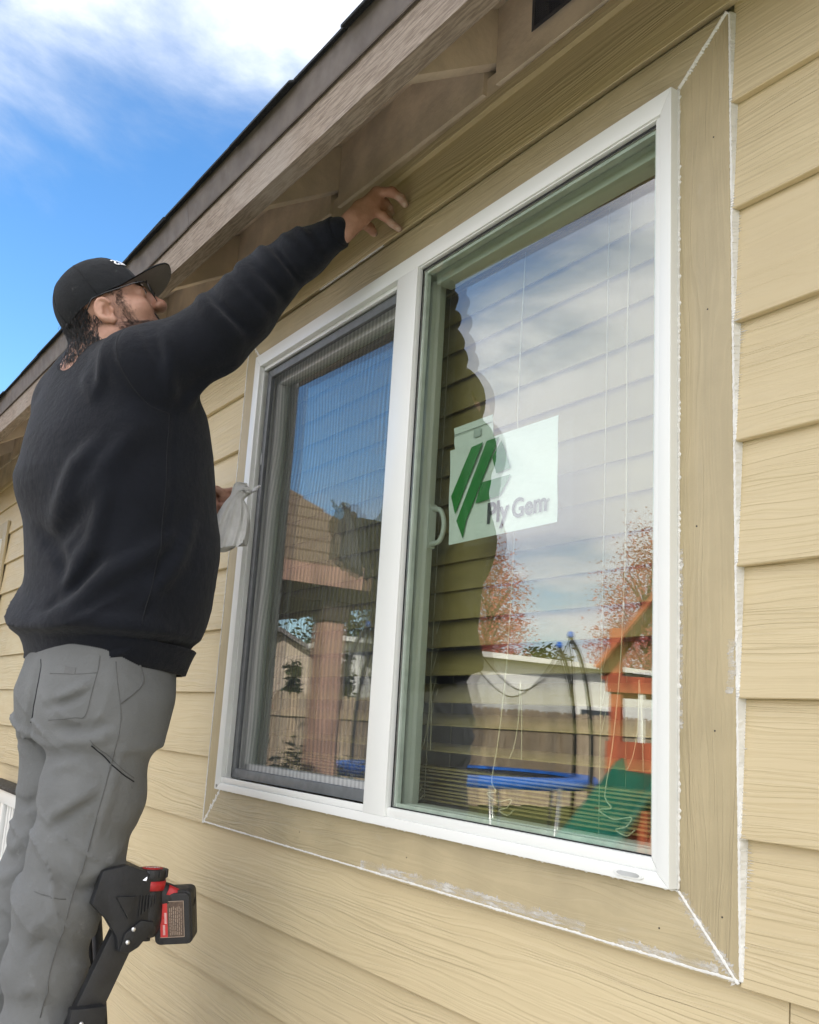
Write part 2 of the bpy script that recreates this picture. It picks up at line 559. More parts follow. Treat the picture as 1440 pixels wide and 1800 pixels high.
# foundation strip
MB().box((XL, .012, GROUND_Z), (XR, .023, GROUND_Z + .16)).build('foundation', simple('grey_concrete', (.33, .32, .30), .85, .15, 12., .002, 80.), house)
# siding boards: one object per board
def siding_board(x0, x1, zb, zt, y_off=0.0):
    n = max(2, int((x1 - x0) / .5))
    mb = MB(); prof = []
    f0 = .0012 + y_off
    sl = .0112 / EXP
    zs = [(f0 + .0012, zb), (f0, zb + .0012), (f0 + sl * (zt - zb), zt), (f0 + sl * (zt - zb) + .0075, zt), (f0 + .0108, zb)]
    vs = []
    for i in range(n + 1):
        x = x0 + (x1 - x0) * i / n
        wv = .0006 * math.sin(x * 3.1 + zb * 40)
        for (y, z) in zs:
            vs.append((x, y + wv, z + .0006 * math.sin(x * 1.7 + zb * 9)))
    k = len(zs); fs = []
    for i in range(n):
        for j in range(k):
            j2 = (j + 1) % k
            fs.append((i * k + j, i * k + j2, (i + 1) * k + j2, (i + 1) * k + j))
    fs.append(tuple(range(k))); fs.append(tuple(n * k + j for j in range(k - 1, -1, -1)))
    mb.add(vs, fs)
    mb.build('siding_board', M_SID, house)
LX = -WW - TR - .0025; RX = TR + .0025
for k in range(-1, 14):
    zb = LAP0 - k * EXP; zt = zb + EXP + .018
    if k == -1: zt = 1.335
    if zb < GROUND_Z + .1: continue
    if zb > WH + TT - .003 or zb < -.1:
        if k == 8: spans = [(XL, -2.71), (-2.708, .1445), (.1465, XR)]
        elif k == 9: spans = [(XL, -3.92), (-3.918, XR)]
        else: spans = [(XL, XR)] if k % 2 else [(XL, -3.3), (-3.298, XR)]
    else:
        cut = -3.1 - (k * 1.37) % 1.1
        spans = [(XL, cut), (cut + .002, LX), (RX, XR)]
    for a, b in spans:
        siding_board(a, b, zb, zt)
# frieze strip under the eave
mb = MB().box((XL, -.0005, 1.322), (XR, .0225, 1.345)); mb.build('frieze_batten', M_SID, house, .002)
mb = MB(); mb.prism([(XL, 1.3455), (XR, 1.3455), (XR, 1.369), (.4, 1.369), (XL, 1.40 - .026 * (XL + .3))], .005, .0225); mb.build('frieze_board', M_EAVE, house)

# ---- eave (runs up very slightly towards the far end, as in the photo)
def tl(x): return -.026 * (x + .3)
def tilt(mb):
    mb.v = [(x, y, z + tl(x)) for x, y, z in mb.v]
    return mb
def long_box(a, b, n=1):
    mb = MB()
    for i in range(n):
        xa = a[0] + (b[0] - a[0]) * i / n; xb = a[0] + (b[0] - a[0]) * (i + 1) / n
        mb.box((xa, a[1], a[2]), (xb, b[1], b[2]))
    return mb
SL = .60
def roof_z(y): return 1.525 + SL * (y - .01)            # underside of sheathing
rx = []
x = 1.98
while x > XL:
    rx.append(x); x -= .61
for x in rx:
    mb = MB()
    mb.prism([(-.2445, roof_z(-.2445) - .118), (.12, roof_z(.12) - .118), (.12, roof_z(.12) - .001), (-.2445, roof_z(-.2445) - .001)], x - .019, x + .019, 'x')
    tilt(mb).build('rafter_tail', M_EAVE, house, .0015)
for i in range(len(rx) - 1):
    a, b = rx[i + 1] + .0195, rx[i] - .0195
    za, zb = 1.352, 1.518
    if a < -.26 < b:
        vx0, vx1, vz0, vz1 = -.330, -.135, 1.403, 1.505
        mb = MB()
        mb.box((a, -.004, za), (vx0, .03, zb)).box((vx1, -.004, za), (b, .03, zb)).box((vx0, -.004, za), (vx1, .03, vz0)).box((vx0, -.004, vz1), (vx1, .03, zb))
        tilt(mb).build('eave_block', M_EAVE, house)
        mb = MB()
        nx, nz = 44, 26
        for q in range(nx + 1):
            xx = vx0 + (vx1 - vx0) * q / nx
            mb.box((xx - .0007, -.0062, vz0), (xx + .0007, -.005, vz1))
        for q in range(nz + 1):
            zz = vz0 + (vz1 - vz0) * q / nz
            mb.box((vx0, -.0075, zz - .0007), (vx1, -.0063, zz + .0007))
        mb.box((vx0 - .004, -.0085, vz0 - .004), (vx1 + .004, -.0076, vz0 + .004)).box((vx0 - .004, -.0085, vz0 + .0041), (vx0 + .004, -.0076, vz1))
        vent = tilt(mb).build('vent_mesh', simple('dark_vent_wire', (.05, .055, .07), .5), house)
        tilt(MB().box((vx0, .028, vz0), (vx1, .03, vz1))).build('vent_hole', M_BLACK, house)
    else:
        tilt(MB().box((a, -.004, za), (b, .03, zb))).build('eave_block', M_EAVE, house)
# sheathing and roof slabs, front slope then back slope
RIDGE_Y = 3.4
def slope_slab(y0, y1, zoff0, zoff1, name, mat, back=False):
    f = (lambda y: roof_z(y)) if not back else (lambda y: roof_z(2 * RIDGE_Y - y))
    mb = MB()
    for i in range(10):
        xa = XL - .3 + (XR - XL + .6) * i / 10; xb = XL - .3 + (XR - XL + .6) * (i + 1) / 10
        mb.hexa([(xa, y0, f(y0) + zoff0), (xb, y0, f(y0) + zoff0), (xb, y1, f(y1) + zoff0), (xa, y1, f(y1) + zoff0),
                 (xa, y0, f(y0) + zoff1), (xb, y0, f(y0) + zoff1), (xb, y1, f(y1) + zoff1), (xa, y1, f(y1) + zoff1)])
    return tilt(mb).build(name, mat, house)
slope_slab(-.2835, RIDGE_Y, 0, .014, 'roof_sheathing', M_EAVE)
slope_slab(-.27, RIDGE_Y, .0145, .021, 'roof_covering', M_SHIN)
slope_slab(RIDGE_Y + .001, 7.1, 0, .021, 'roof_back_slope', M_SHIN, True)
tilt(long_box((XL - .3, -.283, 1.203), (XR + .3, -.245, roof_z(-.283) - .001), 12)).build('fascia_board', M_FASC, house)
mb = MB()
mb.prism([(-.2842, 1.289), (-.2885, 1.285), (-.2905, 1.288), (-.2865, 1.294), (-.2965, roof_z(-.29) + .010), (-.2965, roof_z(-.29) + .0145), (-.24, roof_z(-.24) + .0165), (-.24, roof_z(-.24) + .0148), (-.2855, roof_z(-.2855) + .0148)], XL - .3, -3.6, 'x')
mb.prism([(-.2842, 1.288), (-.2885, 1.284), (-.2905, 1.287), (-.2865, 1.293), (-.2965, roof_z(-.29) + .010), (-.2965, roof_z(-.29) + .0145), (-.24, roof_z(-.24) + .0165), (-.24, roof_z(-.24) + .0148), (-.2855, roof_z(-.2855) + .0148)], -3.598, -1.27, 'x')
mb.prism([(-.2846, 1.291), (-.289, 1.286), (-.291, 1.289), (-.287, 1.296), (-.2967, roof_z(-.29) + .010), (-.2967, roof_z(-.29) + .0145), (-.24, roof_z(-.24) + .0165), (-.24, roof_z(-.24) + .0148), (-.2855, roof_z(-.2855) + .0148)], -1.268, XR + .3, 'x')
tilt(mb).build('drip_edge', M_DRIP, house)
# eave course of shingles: each tab its own piece
rnd = random.Random(3)
for row in range(3):
    x = XL - .3 + row * .11
    while x < XR + .2:
        w = rnd.uniform(.16, .33)
        y0 = -.309 + row * .14 + rnd.uniform(-.006, .004)
        y1 = y0 + .20
        lift = .0175 + .0045 * row + rnd.uniform(0, .003)
        sag = rnd.uniform(-.002, .003)
        a, b = x + .0015, min(x + w, XR + .3) - .0015
        mb = MB()
        z00 = roof_z(y0) + lift; z10 = roof_z(y1) + lift - .002
        mb.hexa([(a, y0, z00 - sag), (b, y0 + rnd.uniform(-.003, .003), z00), (b, y1, z10), (a, y1, z10),
                 (a, y0, z00 + .006 - sag), (b, y0, z00 + .0065), (b, y1, z10 + .004), (a, y1, z10 + .004)])
        tilt(mb).build('shingle', M_SHIN, house)
        x += w

# ================================================================== room behind the window
room = MB()
room.box((-3.2, .151, -.75), (1.4, .16, -.02)).box((-3.2, .151, WH + .02), (1.4, .16, 1.55))
room.box((-3.2, .151, -.02), (-WW - .02, .16, WH + .02)).box((.02, .151, -.02), (1.4, .16, WH + .02))
room.box((-3.21, .16, -.75), (-3.2, 3.3, 1.55)).box((1.4, .16, -.75), (1.41, 3.3, 1.55)).box((-3.2, 3.3, -.75), (1.4, 3.31, 1.55))
room.box((-3.2, .161, 1.55), (1.4, 3.3, 1.56))
tag(room.build('room_walls', M_DRY), kind='structure')
tag(MB().box((-3.2, .161, -.76), (1.4, 3.3, -.75)).build('room_floor', M_CARPET), kind='structure')
# window reveal
mb = MB()
mb.box((-WW - .009, .068, -.0115), (.009, .1495, -.001)).box((-WW - .009, .068, WH + .001), (.009, .1495, WH + .0115))
mb.box((-WW - .009, .068, -.0005), (-WW - .0005, .1495, WH + .0005)).box((.0005, .068, -.0005), (.009, .1495, WH + .0005))
tag(mb.build('window_reveal', M_DRY), kind='structure')

# ================================================================== window casing (trim boards and caulk)
casing = empty('window_casing', (-WW / 2, .01, -TB), 'tan mitred trim boards with white caulk smears around the window', 'trim')
def trim_board(poly, mat, name='trim_board'):
    mb = MB(); mb.prism(poly, .0, .0215)
    return mb.build(name, mat, casing, .0016)
g_ = .0009
trim_board([(0 + g_, 0 - g_ * 1.5), (TR, -TB + .0015), (TR, WH + TT - .0015), (0 + g_, WH + g_)], M_TRZ)
trim_board([(-WW - g_, 0 - g_), (-WW - g_, WH + g_), (-WW - TR, WH + TT - .0015), (-WW - TR, -TB + .0015)], M_TRZ)
trim_board([(-WW, -g_), (-WW - TR + .0015, -TB), (TR - .0015, -TB), (0, -g_ * 2)], M_TRX)
trim_board([(-WW, WH + g_), (0, WH + g_), (TR - .0015, WH + TT), (-WW - TR + .0015, WH + TT)], M_TRX)
# caulk: ragged ribbons built as thin solids
def caulk_ribbon(a, b, y, w_lo, w_hi, step, seed, spike=0.0, one_side=0, name='caulk_bead', thick=.0016, mat=None):
    """ragged strip from a to b (x,z), offset to both sides of the line"""
    rn = random.Random(seed)
    a = Vector((a[0], a[1])); b = Vector((b[0], b[1]))
    d = (b - a); L = d.length; d.normalize(); n = Vector((-d.y, d.x))
    m = max(3, int(L / step)); rows = []
    w1 = rn.uniform(w_lo, w_hi); w2 = rn.uniform(w_lo, w_hi)
    for i in range(m + 1):
        t = i / m
        w1 += (rn.uniform(w_lo, w_hi) - w1) * .45; w2 += (rn.uniform(w_lo, w_hi) - w2) * .45
        s1 = spike * (rn.random() ** 2) if i % 2 else 0
        s2 = spike * (rn.random() ** 2) if i % 2 else 0
        l1 = 0.0006 if one_side > 0 else w1 + s1
        l2 = 0.0006 if one_side < 0 else w2 + s2
        c = a + d * (L * t)
        # centre ridge and thin edges
        rows.append([(c + n * l1, .0004), (c + n * l1 * .35, thick), (c - n * l2 * .35, thick), (c - n * l2, .0004)])
    vs = []; fs = []
    for r in rows:
        for (p, h) in r: vs.append((p.x, y - h, p.y))
        for (p, h) in r: vs.append((p.x, y + .0015, p.y))
    for i in range(m):
        o, q = i * 8, (i + 1) * 8
        for j in range(3):
            fs.append((o + j, o + j + 1, q + j + 1, q + j))
            fs.append((o + 4 + j, q + 4 + j, q + 5 + j, o + 5 + j))
        fs.append((o, q, q + 4, o + 4)); fs.append((o + 3, o + 7, q + 7, q + 3))
    fs.append((0, 4, 5, 1)); fs.append((1, 5, 6, 2)); fs.append((2, 6, 7, 3))
    o = m * 8
    fs.append((o, o + 1, o + 5, o + 4)); fs.append((o + 1, o + 2, o + 6, o + 5)); fs.append((o + 2, o + 3, o + 7, o + 6))
    mb = MB(); mb.add(vs, fs)
    return mb.build(name, mat or M_CAULK, casing)
# mitres
caulk_ribbon((.001, -.002), (TR, -TB + .001), 0, .0008, .0022, .003, 1, .0015)
caulk_ribbon((.004, -.005), (TR - .002, -TB + .003), 0, .002, .0075, .0022, 41, .008, thick=.0004, name='caulk_smear', mat=M_SMEAR)
caulk_ribbon((.001, WH + .002), (TR - .001, WH + TT - .002), 0, .0016, .0032, .0022, 2, .004, thick=.003)
caulk_ribbon((-WW, -.002), (-WW - TR + .002, -TB + .002), 0, .001, .003, .003, 3, .008)
caulk_ribbon((-WW, WH + .002), (-WW - TR + .002, WH + TT - .002), 0, .001, .003, .003, 4, .006)
# foot of the lower trim board
caulk_ribbon((-WW - TR, -TB + .004), (TR, -TB + .004), 0, .0006, .0022, .004, 5, .001, thick=.0008)
caulk_ribbon((-.75, -TB + .012), (-.16, -TB + .014), 0, .003, .009, .0030, 6, .004, thick=.0004, name='caulk_smear', mat=M_SMEAR)
caulk_ribbon((-.10, -TB + .009), (.06, -TB + .009), 0, .002, .007, .0025, 16, .004, thick=.0004, name='caulk_smear', mat=M_SMEAR)
# along the vinyl frame
caulk_ribbon((.0012, 0), (.0012, WH), 0, .0005, .0018, .004, 7, .003, thick=.0022)
caulk_ribbon((.004, .19), (.004, .42), 0, .001, .005, .003, 27, .003, thick=.0005, name='caulk_smear', mat=M_SMEAR)
caulk_ribbon((-WW, -.0015), (0, -.0015), 0, .0004, .0016, .005, 8, .002, thick=.0015)
caulk_ribbon((-WW, WH + .0015), (0, WH + .0015), 0, .0004, .0012, .006, 9, .001, thick=.0015)
# right outer edge: bead on the side of the trim, teeth lying in the grain of the boards
mb = MB(); rn = random.Random(12)
z = -TB + .004; vs = []
while z < WH + TT - .004:
    k = (LAP0 - z) / EXP
    fr = 1 - (k - math.floor(k)) if k != math.floor(k) else 0
    depth = .0012 + .0112 * fr
    mb.hexa([(TR - .0003, .0008 + rn.uniform(0, .0008), z), (TR + .0022 + rn.uniform(0, .0022), .0008, z), (TR + .0062, depth + .001, z), (TR - .0003, depth + .001, z),
             (TR - .0003, .0008 + rn.uniform(0, .0008), z + .0052), (TR + .0022 + rn.uniform(0, .0022), .0008, z + .0052), (TR + .0062, depth + .0006, z + .0052), (TR - .0003, depth + .0006, z + .0052)])
    z += .005
mb.build('caulk_bead', M_CAULK, casing)
mb = MB(); z = -TB + .003
def board_y(z):
    k = math.floor((LAP0 - z) / EXP) + 1
    zb = LAP0 - k * EXP
    return .0012 + .0112 / EXP * (z - zb)
while z < WH + TT - .006:
    L = .004 + .011 * max(0, math.sin(z * 9.3 + 1.1)) * rn.uniform(.4, 1) + rn.uniform(0, .003)
    if rn.random() < .82:
        y = board_y(z + .001) - .0003
        h = rn.uniform(.0013, .0024)
        mb.add([(TR + .001, y - .001, z), (TR + .001 + L * .6, y - .0007, z + .0003), (TR + .001 + L, y - .0001, z + h * .5), (TR + .001 + L * .6, y - .0007, z + h), (TR + .001, y - .001, z + h),
                (TR + .001, y + .001, z), (TR + .001 + L * .6, y + .001, z), (TR + .001 + L, y + .001, z + h * .5), (TR + .001 + L * .6, y + .001, z + h), (TR + .001, y + .001, z + h)],
               [(0, 1, 2, 3, 4), (9, 8, 7, 6, 5), (0, 5, 6, 1), (1, 6, 7, 2), (2, 7, 8, 3), (3, 8, 9, 4), (4, 9, 5, 0)])
    z += rn.uniform(.0030, .0044)
mb.build('caulk_smear', M_SMEAR, casing)
caulk_ribbon((TR - .006, .235), (TR - .004, .30), 0, .001, .007, .0025, 15, .004, thick=.0006, name='caulk_smear', mat=M_SMEAR)
# left outer edge
caulk_ribbon((-WW - TR - .001, -TB), (-WW - TR - .001, WH + TT), .0, .0004, .0022, .006, 17, .002)
# scrap of old paint above the trim
caulk_ribbon((-1.12, WH + TT + .012), (-.83, WH + TT + .0125), .0038, .0008, .0024, .006, 18, .002, thick=.0022)
# nail holes
mb = MB()
for (x, z) in ((.0573, .1905), (.0304, .4471), (.062, .99), (.05, .74), (.03, -.03), (-.03, -.05), (-.6, -.045), (-1.0, -.05), (.066, -.02)):
    mb.lathe([(.0012, 0), (.0012, .0006)], 8, (x, .0002, z), (0, -1, 0))
mb.build('nail_hole', M_BLACK, casing)

# ================================================================== sliding window
win = empty('sliding_window', (-WW / 2, .02, 0), 'white vinyl two-pane sliding window being fitted in tan trim', 'window')
FY = -.0162
# outer frame: four mitred members
def ring(x0, z0, x1, z1, w, y0, y1, name, mat, bevel=.0015, widths=None):
    wl, wr, wb, wt_ = widths or (w, w, w, w)
    o = [(x0, z0), (x1, z0), (x1, z1), (x0, z1)]
    i = [(x0 + wl, z0 + wb), (x1 - wr, z0 + wb), (x1 - wr, z1 - wt_), (x0 + wl, z1 - wt_)]
    for k in range(4):
        k2 = (k + 1) % 4
        mb = MB(); mb.prism([o[k], o[k2], i[k2], i[k]], y0, y1)
        mb.build(name, mat, win, bevel)
ring(-WW, 0, 0, WH, .021, FY, .066, 'frame_member', M_VINYL, .0018, (.034, .021, .017, .034))
# shallow inner step of the frame on the fixed (right) side and glazing bead
MX0, MX1 = -.728, -.653
ring(MX1, .0165, -.0205, WH - .0335, .012, -.0125, -.0046, 'glazing_bead', M_VINYL, .003, (.0005, .0125, .0165, .003))
# head track of the slider
for (y0, y1, h) in ((-.004, .004, .010), (.018, .024, .012)):
    MB().box((-WW + .034, y0, WH - .034 - h), (MX0, y1, WH - .0341)).build('head_track', M_VINYL, win, .001)
MB().box((-WW + .034, -.0145, .0172), (MX0, -.010, .030)).build('sill_lip', M_VINYL, win, .001)
MB().box((-WW + .034, -.010, .0172), (MX0, .064, .020)).build('sill_track', M_VINYL, win)
for (y0, y1) in ((-.006, .0), (.021, .027)):
    MB().box((-WW + .0341, y0, .0201), (-WW + .041, y1, WH - .05)).build('jamb_track', M_VINYL, win, .001)
# fixed-side mullion
MB().box((MX0, FY - .001, .0165), (MX1, -.0045, WH - .0335)).build('mullion', M_VINYL, win, .0018)
# black gasket round the fixed glass
mb = MB()
for (x0, z0, x1, z1) in ((MX1, .032, MX1 + .004, WH - .037), (-.036, .032, -.033, WH - .037), (MX1, .032, -.033, .0345), (MX1, WH - .0415, -.033, WH - .037)):
    mb.box((x0, -.0044, z0), (x1, -.0042, z1))
mb.build('gasket', M_BLACK, win)
def pane(x0, z0, x1, z1, y, mat):
    mb = MB(); mb.add([(x0, y, z0), (x1, y, z0), (x1, y, z1), (x0, y, z1)], [(0, 1, 2, 3)])
    return mb.build('pane', mat, win)
pane(MX1 + .0005, .0325, -.0335, WH - .0375, -.0040, M_GLASS_OUT)
pane(MX1 + .0005, .0325, -.0335, WH - .0375, .0120, M_GLASS_IN)
# spacer and inner stops seen through the glass
mb = MB()
mb.box((MX1 + .004, -.0010, .0345), (MX1 + .008, .0108, WH - .042)).box((-.044, -.0010, .0345), (-.036, .0108, WH - .042))
mb.box((MX1 + .012, -.0010, .0345), (-.044, .0108, .0405)).box((MX1 + .012, -.0010, WH - .048), (-.044, .0108, WH - .042))
mb.build('glass_spacer', simple('grey_spacer_bar', (.55, .62, .55), .4), win)
MB().box((MX1 + .001, .0290, WH - .060), (-.034, .066, WH - .035)).build('inner_head', M_VINYL, win, .001)
MB().box((MX1 + .001, .0290, .020), (-.034, .066, .040)).build('inner_sill', M_VINYL, win, .001)
# sliding sash (left, inner track)
SX0, SX1 = -WW + .040, -.667
ring(SX0, .028, SX1, WH - .044, .040, .032, .064, 'sash_member', M_VINYL, .002, (.018, .040, .036, .034))
pane(SX0 + .018, .064, SX1 - .040, WH - .078, .042, M_GLASS_OUT)
pane(SX0 + .018, .064, SX1 - .040, WH - .078, .056, M_GLASS_IN)
h = MB()
h.tube(arc_pts([(-.667, .056, .516), (-.648, .066, .522), (-.641, .070, .551), (-.648, .066, .580), (-.667, .056, .586)], 6), .005, 8)
h.box((-.6685, .050, .508), (-.6630, .066, .594))
h.build('pull_handle', M_VINYL, win)
# insect screen (outer track)
ring(-WW + .0405, .0305, MX0 - .0005, WH - .0445, .022, .006, .0165, 'screen_frame', M_GREY, .002)
mb = MB(); nx, nz = 24, 30
vs = []
for j in range(nz + 1):
    for i in range(nx + 1):
        a, b = i / nx, j / nz
        vs.append((-WW + .0625 + (MX0 - .0225 + WW - .0625) * a, .011 + .0012 * math.sin(a * 9) * math.sin(b * 7), .0525 + (WH - .0665 - .0525) * b))
mb.add(vs, [(j * (nx + 1) + i, j * (nx + 1) + i + 1, (j + 1) * (nx + 1) + i + 1, (j + 1) * (nx + 1) + i) for j in range(nz) for i in range(nx)], True)
mb.build('insect_screen', M_SCREEN, win)
MB().box((-WW + .043, .0045, .80), (-WW + .052, .0058, .83)).build('pull_tab', simple('clear_grey_tab', (.4, .42, .42), .3), win, .0008)
# weep slot cover and screw
mb = MB(); mb.prism([(-.066 + .014 * math.cos(a) + (.012 if math.cos(a) > 0 else -.012), .0085 + .0048 * math.sin(a)) for a in [i * math.pi / 8 for i in range(16)]], FY - .002, FY + .002)
wc = mb.build('weep_cover', M_VINYL, win, .0008)
mb = MB(); mb.prism([(-.066 + .0105 * math.cos(a) + (.009 if math.cos(a) > 0 else -.009), .0085 + .0028 * math.sin(a)) for a in [i * math.pi / 8 for i in range(16)]], FY - .0026, FY - .0018)
mb.build('slot', simple('pale_grey_slot', (.45, .46, .45), .5), wc)
MB().lathe([(.004, 0), (.0035, .0012)], 10, (-WW + .014, FY, .0085), (0, -1, 0)).build('screw', simple('steel_screw', (.4, .4, .4), .35, Metallic=1.0), win)

# ================================================================== blind
blind = empty('window_blind', (-WW / 2, .12, .03), 'cream horizontal slat blind hanging inside behind the glass', 'blind')
zs = [.984, .919, .854, .789, .723, .662, .602, .543, .483, .428, .375, .323, .271, .220, .178, .132]
zs = [1.049] + zs
BX0, BX1 = -WW + .03, -.02
rn = random.Random(5)
YB = .120
for i, z in enumerate(zs):
    ang = 80 if i < 12 else (70, 55, 38, 22, 12)[i - 12]
    ca, sa = math.cos(R(ang)), math.sin(R(ang))
    wd = .079 if i < 8 else (.070 if i < 12 else .060)
    mb = MB(); vs = []
    rows = 6
    for (x) in (BX0, BX1):
        for j in range(rows + 1):
            t = j / rows - .0
            crown = .0022 * (1 - (2 * t - 1) ** 2)
            y = .100 + wd * t * ca - crown * sa
            zz = z + wd * t * sa + crown * ca
            vs.append((x, y, zz))
        for j in range(rows + 1):
            t = j / rows
            crown = .0022 * (1 - (2 * t - 1) ** 2)
            vs.append((x, .100 + wd * t * ca - (crown + .0026) * sa, z + wd * t * sa + (crown + .0026) * ca))
    k = 2 * (rows + 1); fs = []
    for j in range(rows):
        fs.append((j, j + 1, k + j + 1, k + j)); a = rows + 1
        fs.append((a + j, k + a + j, k + a + j + 1, a + j + 1))
    fs.append((0, k, k + rows + 1, rows + 1)); fs.append((rows, 2 * rows + 1, k + 2 * rows + 1, k + rows))
    mb.add(vs, fs, True)
    sag = rn.uniform(-.002, .002)
    mb.v = [(x, y, zz + sag * (x - BX0) / (BX1 - BX0)) for x, y, zz in mb.v]
    me = mb.mesh('slat'); me.set_sharp_from_angle(angle=R(40))
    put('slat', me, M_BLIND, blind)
for i in range(10):
    z = .100 - i * .0065
    mb = MB(); mb.box((BX0, .100 + rn.uniform(-.003, .003), z), (BX1, .152, z + .0030))
    mb.v = [(x, y, zz + .0012 * math.sin(x * 5 + i)) for x, y, zz in mb.v]
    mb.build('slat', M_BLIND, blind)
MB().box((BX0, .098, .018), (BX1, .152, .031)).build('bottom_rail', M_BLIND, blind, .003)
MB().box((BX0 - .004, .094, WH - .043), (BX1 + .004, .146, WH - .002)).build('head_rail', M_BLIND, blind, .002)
for lx in (-1.16, -.70, -.24):
    for yy in (.0985, .1525):
        MB().tube([(lx, yy, .03), (lx, yy, WH - .04)], .0008, 5).build('ladder_string', M_CORD, blind)
    for z in zs[:-1]:
        MB().tube([(lx, .099, z - .004), (lx + .004, .114, z + .070)], .0007, 4).build('ladder_rung', M_CORD, blind)
for lx, amp in ((-.725, .018), (-.46, .014), (-.19, .012)):
    pts = [(lx + .005, .0945, WH - .045), (lx, .094, .8), (lx + .003, .0935, .5), (lx - .004, .0935, .30), (lx - .018, .0935, .17), (lx - .032, .0935, .10), (lx - .03, .0935, .085),
           (lx - .02, .0935, .075), (lx - .045, .0935, .070), (lx - .015, .0935, .060), (lx + .02, .0935, .066), (lx + .01, .0935, .052), (lx - .01, .0935, .046), (lx + .012, .0935, .040), (lx + .028, .0935, .05)]
    MB().tube(arc_pts(pts, 8), .0011, 6).build('lift_cord', M_CORD, blind)
    for q in (-1, 1):
        MB().tube(arc_pts([(lx + .03, .0965, .26), (lx + .033 + q * .004, .0962, .2), (lx + .03 + q * .009, .0962, .155), (lx + .024 + q * .016, .0962, .13)], 6), .0009, 5).build('lift_cord', M_CORD, blind)

# ================================================================== sheets of paper behind the glass
def paper_mat(name, col):
    g = NT(name)
    v = g.coords((1, 1, 1))
    n = g.noise(v, 9.0, 3.0)
    c = g.mix(g.ramp(n, .3, .7), tuple(x * .96 for x in col), col)
    g.bsdf(c, .55, g.bump(g.noise(g.coords((1.5, 1, 5)), 9.0, 3.0), 1.0, .003), .35)
    return g.m
M_PAPER = paper_mat('white_label_paper', (.80, .84, .80))
def sheet(name, q, y, thick, label, cat, n=10):
    """q: four corners (x,z) tl,tr,br,bl; slightly rippled"""
    mb = MB(); vs = []
    for s in (0, 1):
        for j in range(n + 1):
            for i in range(n + 1):
                a, b = i / n, j / n
                x = (q[0][0] * (1 - a) + q[1][0] * a) * (1 - b) + (q[3][0] * (1 - a) + q[2][0] * a) * b
                z = (q[0][1] * (1 - a) + q[1][1] * a) * (1 - b) + (q[3][1] * (1 - a) + q[2][1] * a) * b
                vs.append((x, y + s * thick + .0012 * (math.sin(a * 5 + b * 3) * math.sin(b * 9) + 1), z))
    m = (n + 1) ** 2; fs = []
    for j in range(n):
        for i in range(n):
            p = j * (n + 1) + i
            fs.append((p, p + 1, p + n + 2, p + n + 1)); fs.append((m + p, m + p + n + 1, m + p + n + 2, m + p + 1))
    mb.add(vs, fs, True)
    o = mb.build(name, M_PAPER)
    return tag(o, label, cat)
KD = (.0155 + .979) / (.022 + .979)
def dp(x, z): return (.8747 + (x - .8747) * KD, .1752 + (z - .1752) * KD)
lab = sheet('window_label', [dp(-.5672, .6749), dp(-.2702, .6737), dp(-.2671, .4985), dp(-.5571, .4963)], .0165, .0003,
            'white rectangular label sheet with green striped emblem behind the right-hand pane', 'label')
M_GREEN = simple('green_print', (.012, .20, .022), .5, .08, 40.)
M_INK = simple('black_print', (.015, .017, .02), .5, .1, 40.)
for poly in ([(-.4643, .6690), (-.4972, .6666), (-.5529, .5855), (-.5378, .5502)],
             [(-.4188, .6690), (-.4531, .6690), (-.5327, .5367), (-.5112, .5031), (-.5026, .5348)],
             [(-.4118, .6613), (-.4356, .6351), (-.4216, .6046), (-.3841, .6068), (-.3980, .6376)],
             [(-.3835, .5961), (-.4629, .5957), (-.4783, .5601), (-.4099, .5637)]):
    mb = MB(); mb.prism([dp(*q_) for q_ in poly], .0146, .0151); mb.build('emblem_stripe', M_GREEN, lab)
def lettering(txt, x0, z0, width, y, mat, parent, size, offset, name='lettering'):
    me = text_mesh(txt, size, offset, .0002)
    xs = [v.co.x for v in me.vertices]
    s = width / (max(xs) - min(xs)); mn = min(xs)
    for v_ in me.vertices:
        v_.co = Vector(((v_.co.x - mn) * s + x0, y - v_.co.z, v_.co.y * s + z0))
    me.materials.append(mat)
    return put(name, me, None, parent)
lettering('Ply', *dp(-.4425, .5196), .0584, .0148, M_INK, lab, .04, .0008)
lettering('Gem', *dp(-.3760, .5200), .0863, .0148, M_INK, lab, .04, .0008)
lettering('®', *dp(-.2885, .5330), .006, .0148, M_INK, lab, .01, 0)
s2 = sheet('paper_slip', [dp(-.5637, .7180), dp(-.4473, .7179), dp(-.4413, .6640), dp(-.5546, .6600)], .0200, .0003,
      'small pale folded paper slip showing above the green emblem label', 'paper')
MB().box((*dp(-.56, 0)[:1], .0192, dp(0, .7025)[1]), (*dp(-.447, 0)[:1], .0195, dp(0, .7040)[1])).build('fold_line', simple('grey_fold', (.35, .38, .34), .6), s2)
MB().box((*dp(-.499, 0)[:1], .0192, dp(0, .685)[1]), (*dp(-.478, 0)[:1], .0195, dp(0, .700)[1])).build('print_block', simple('grey_print', (.5, .56, .52), .6), s2)
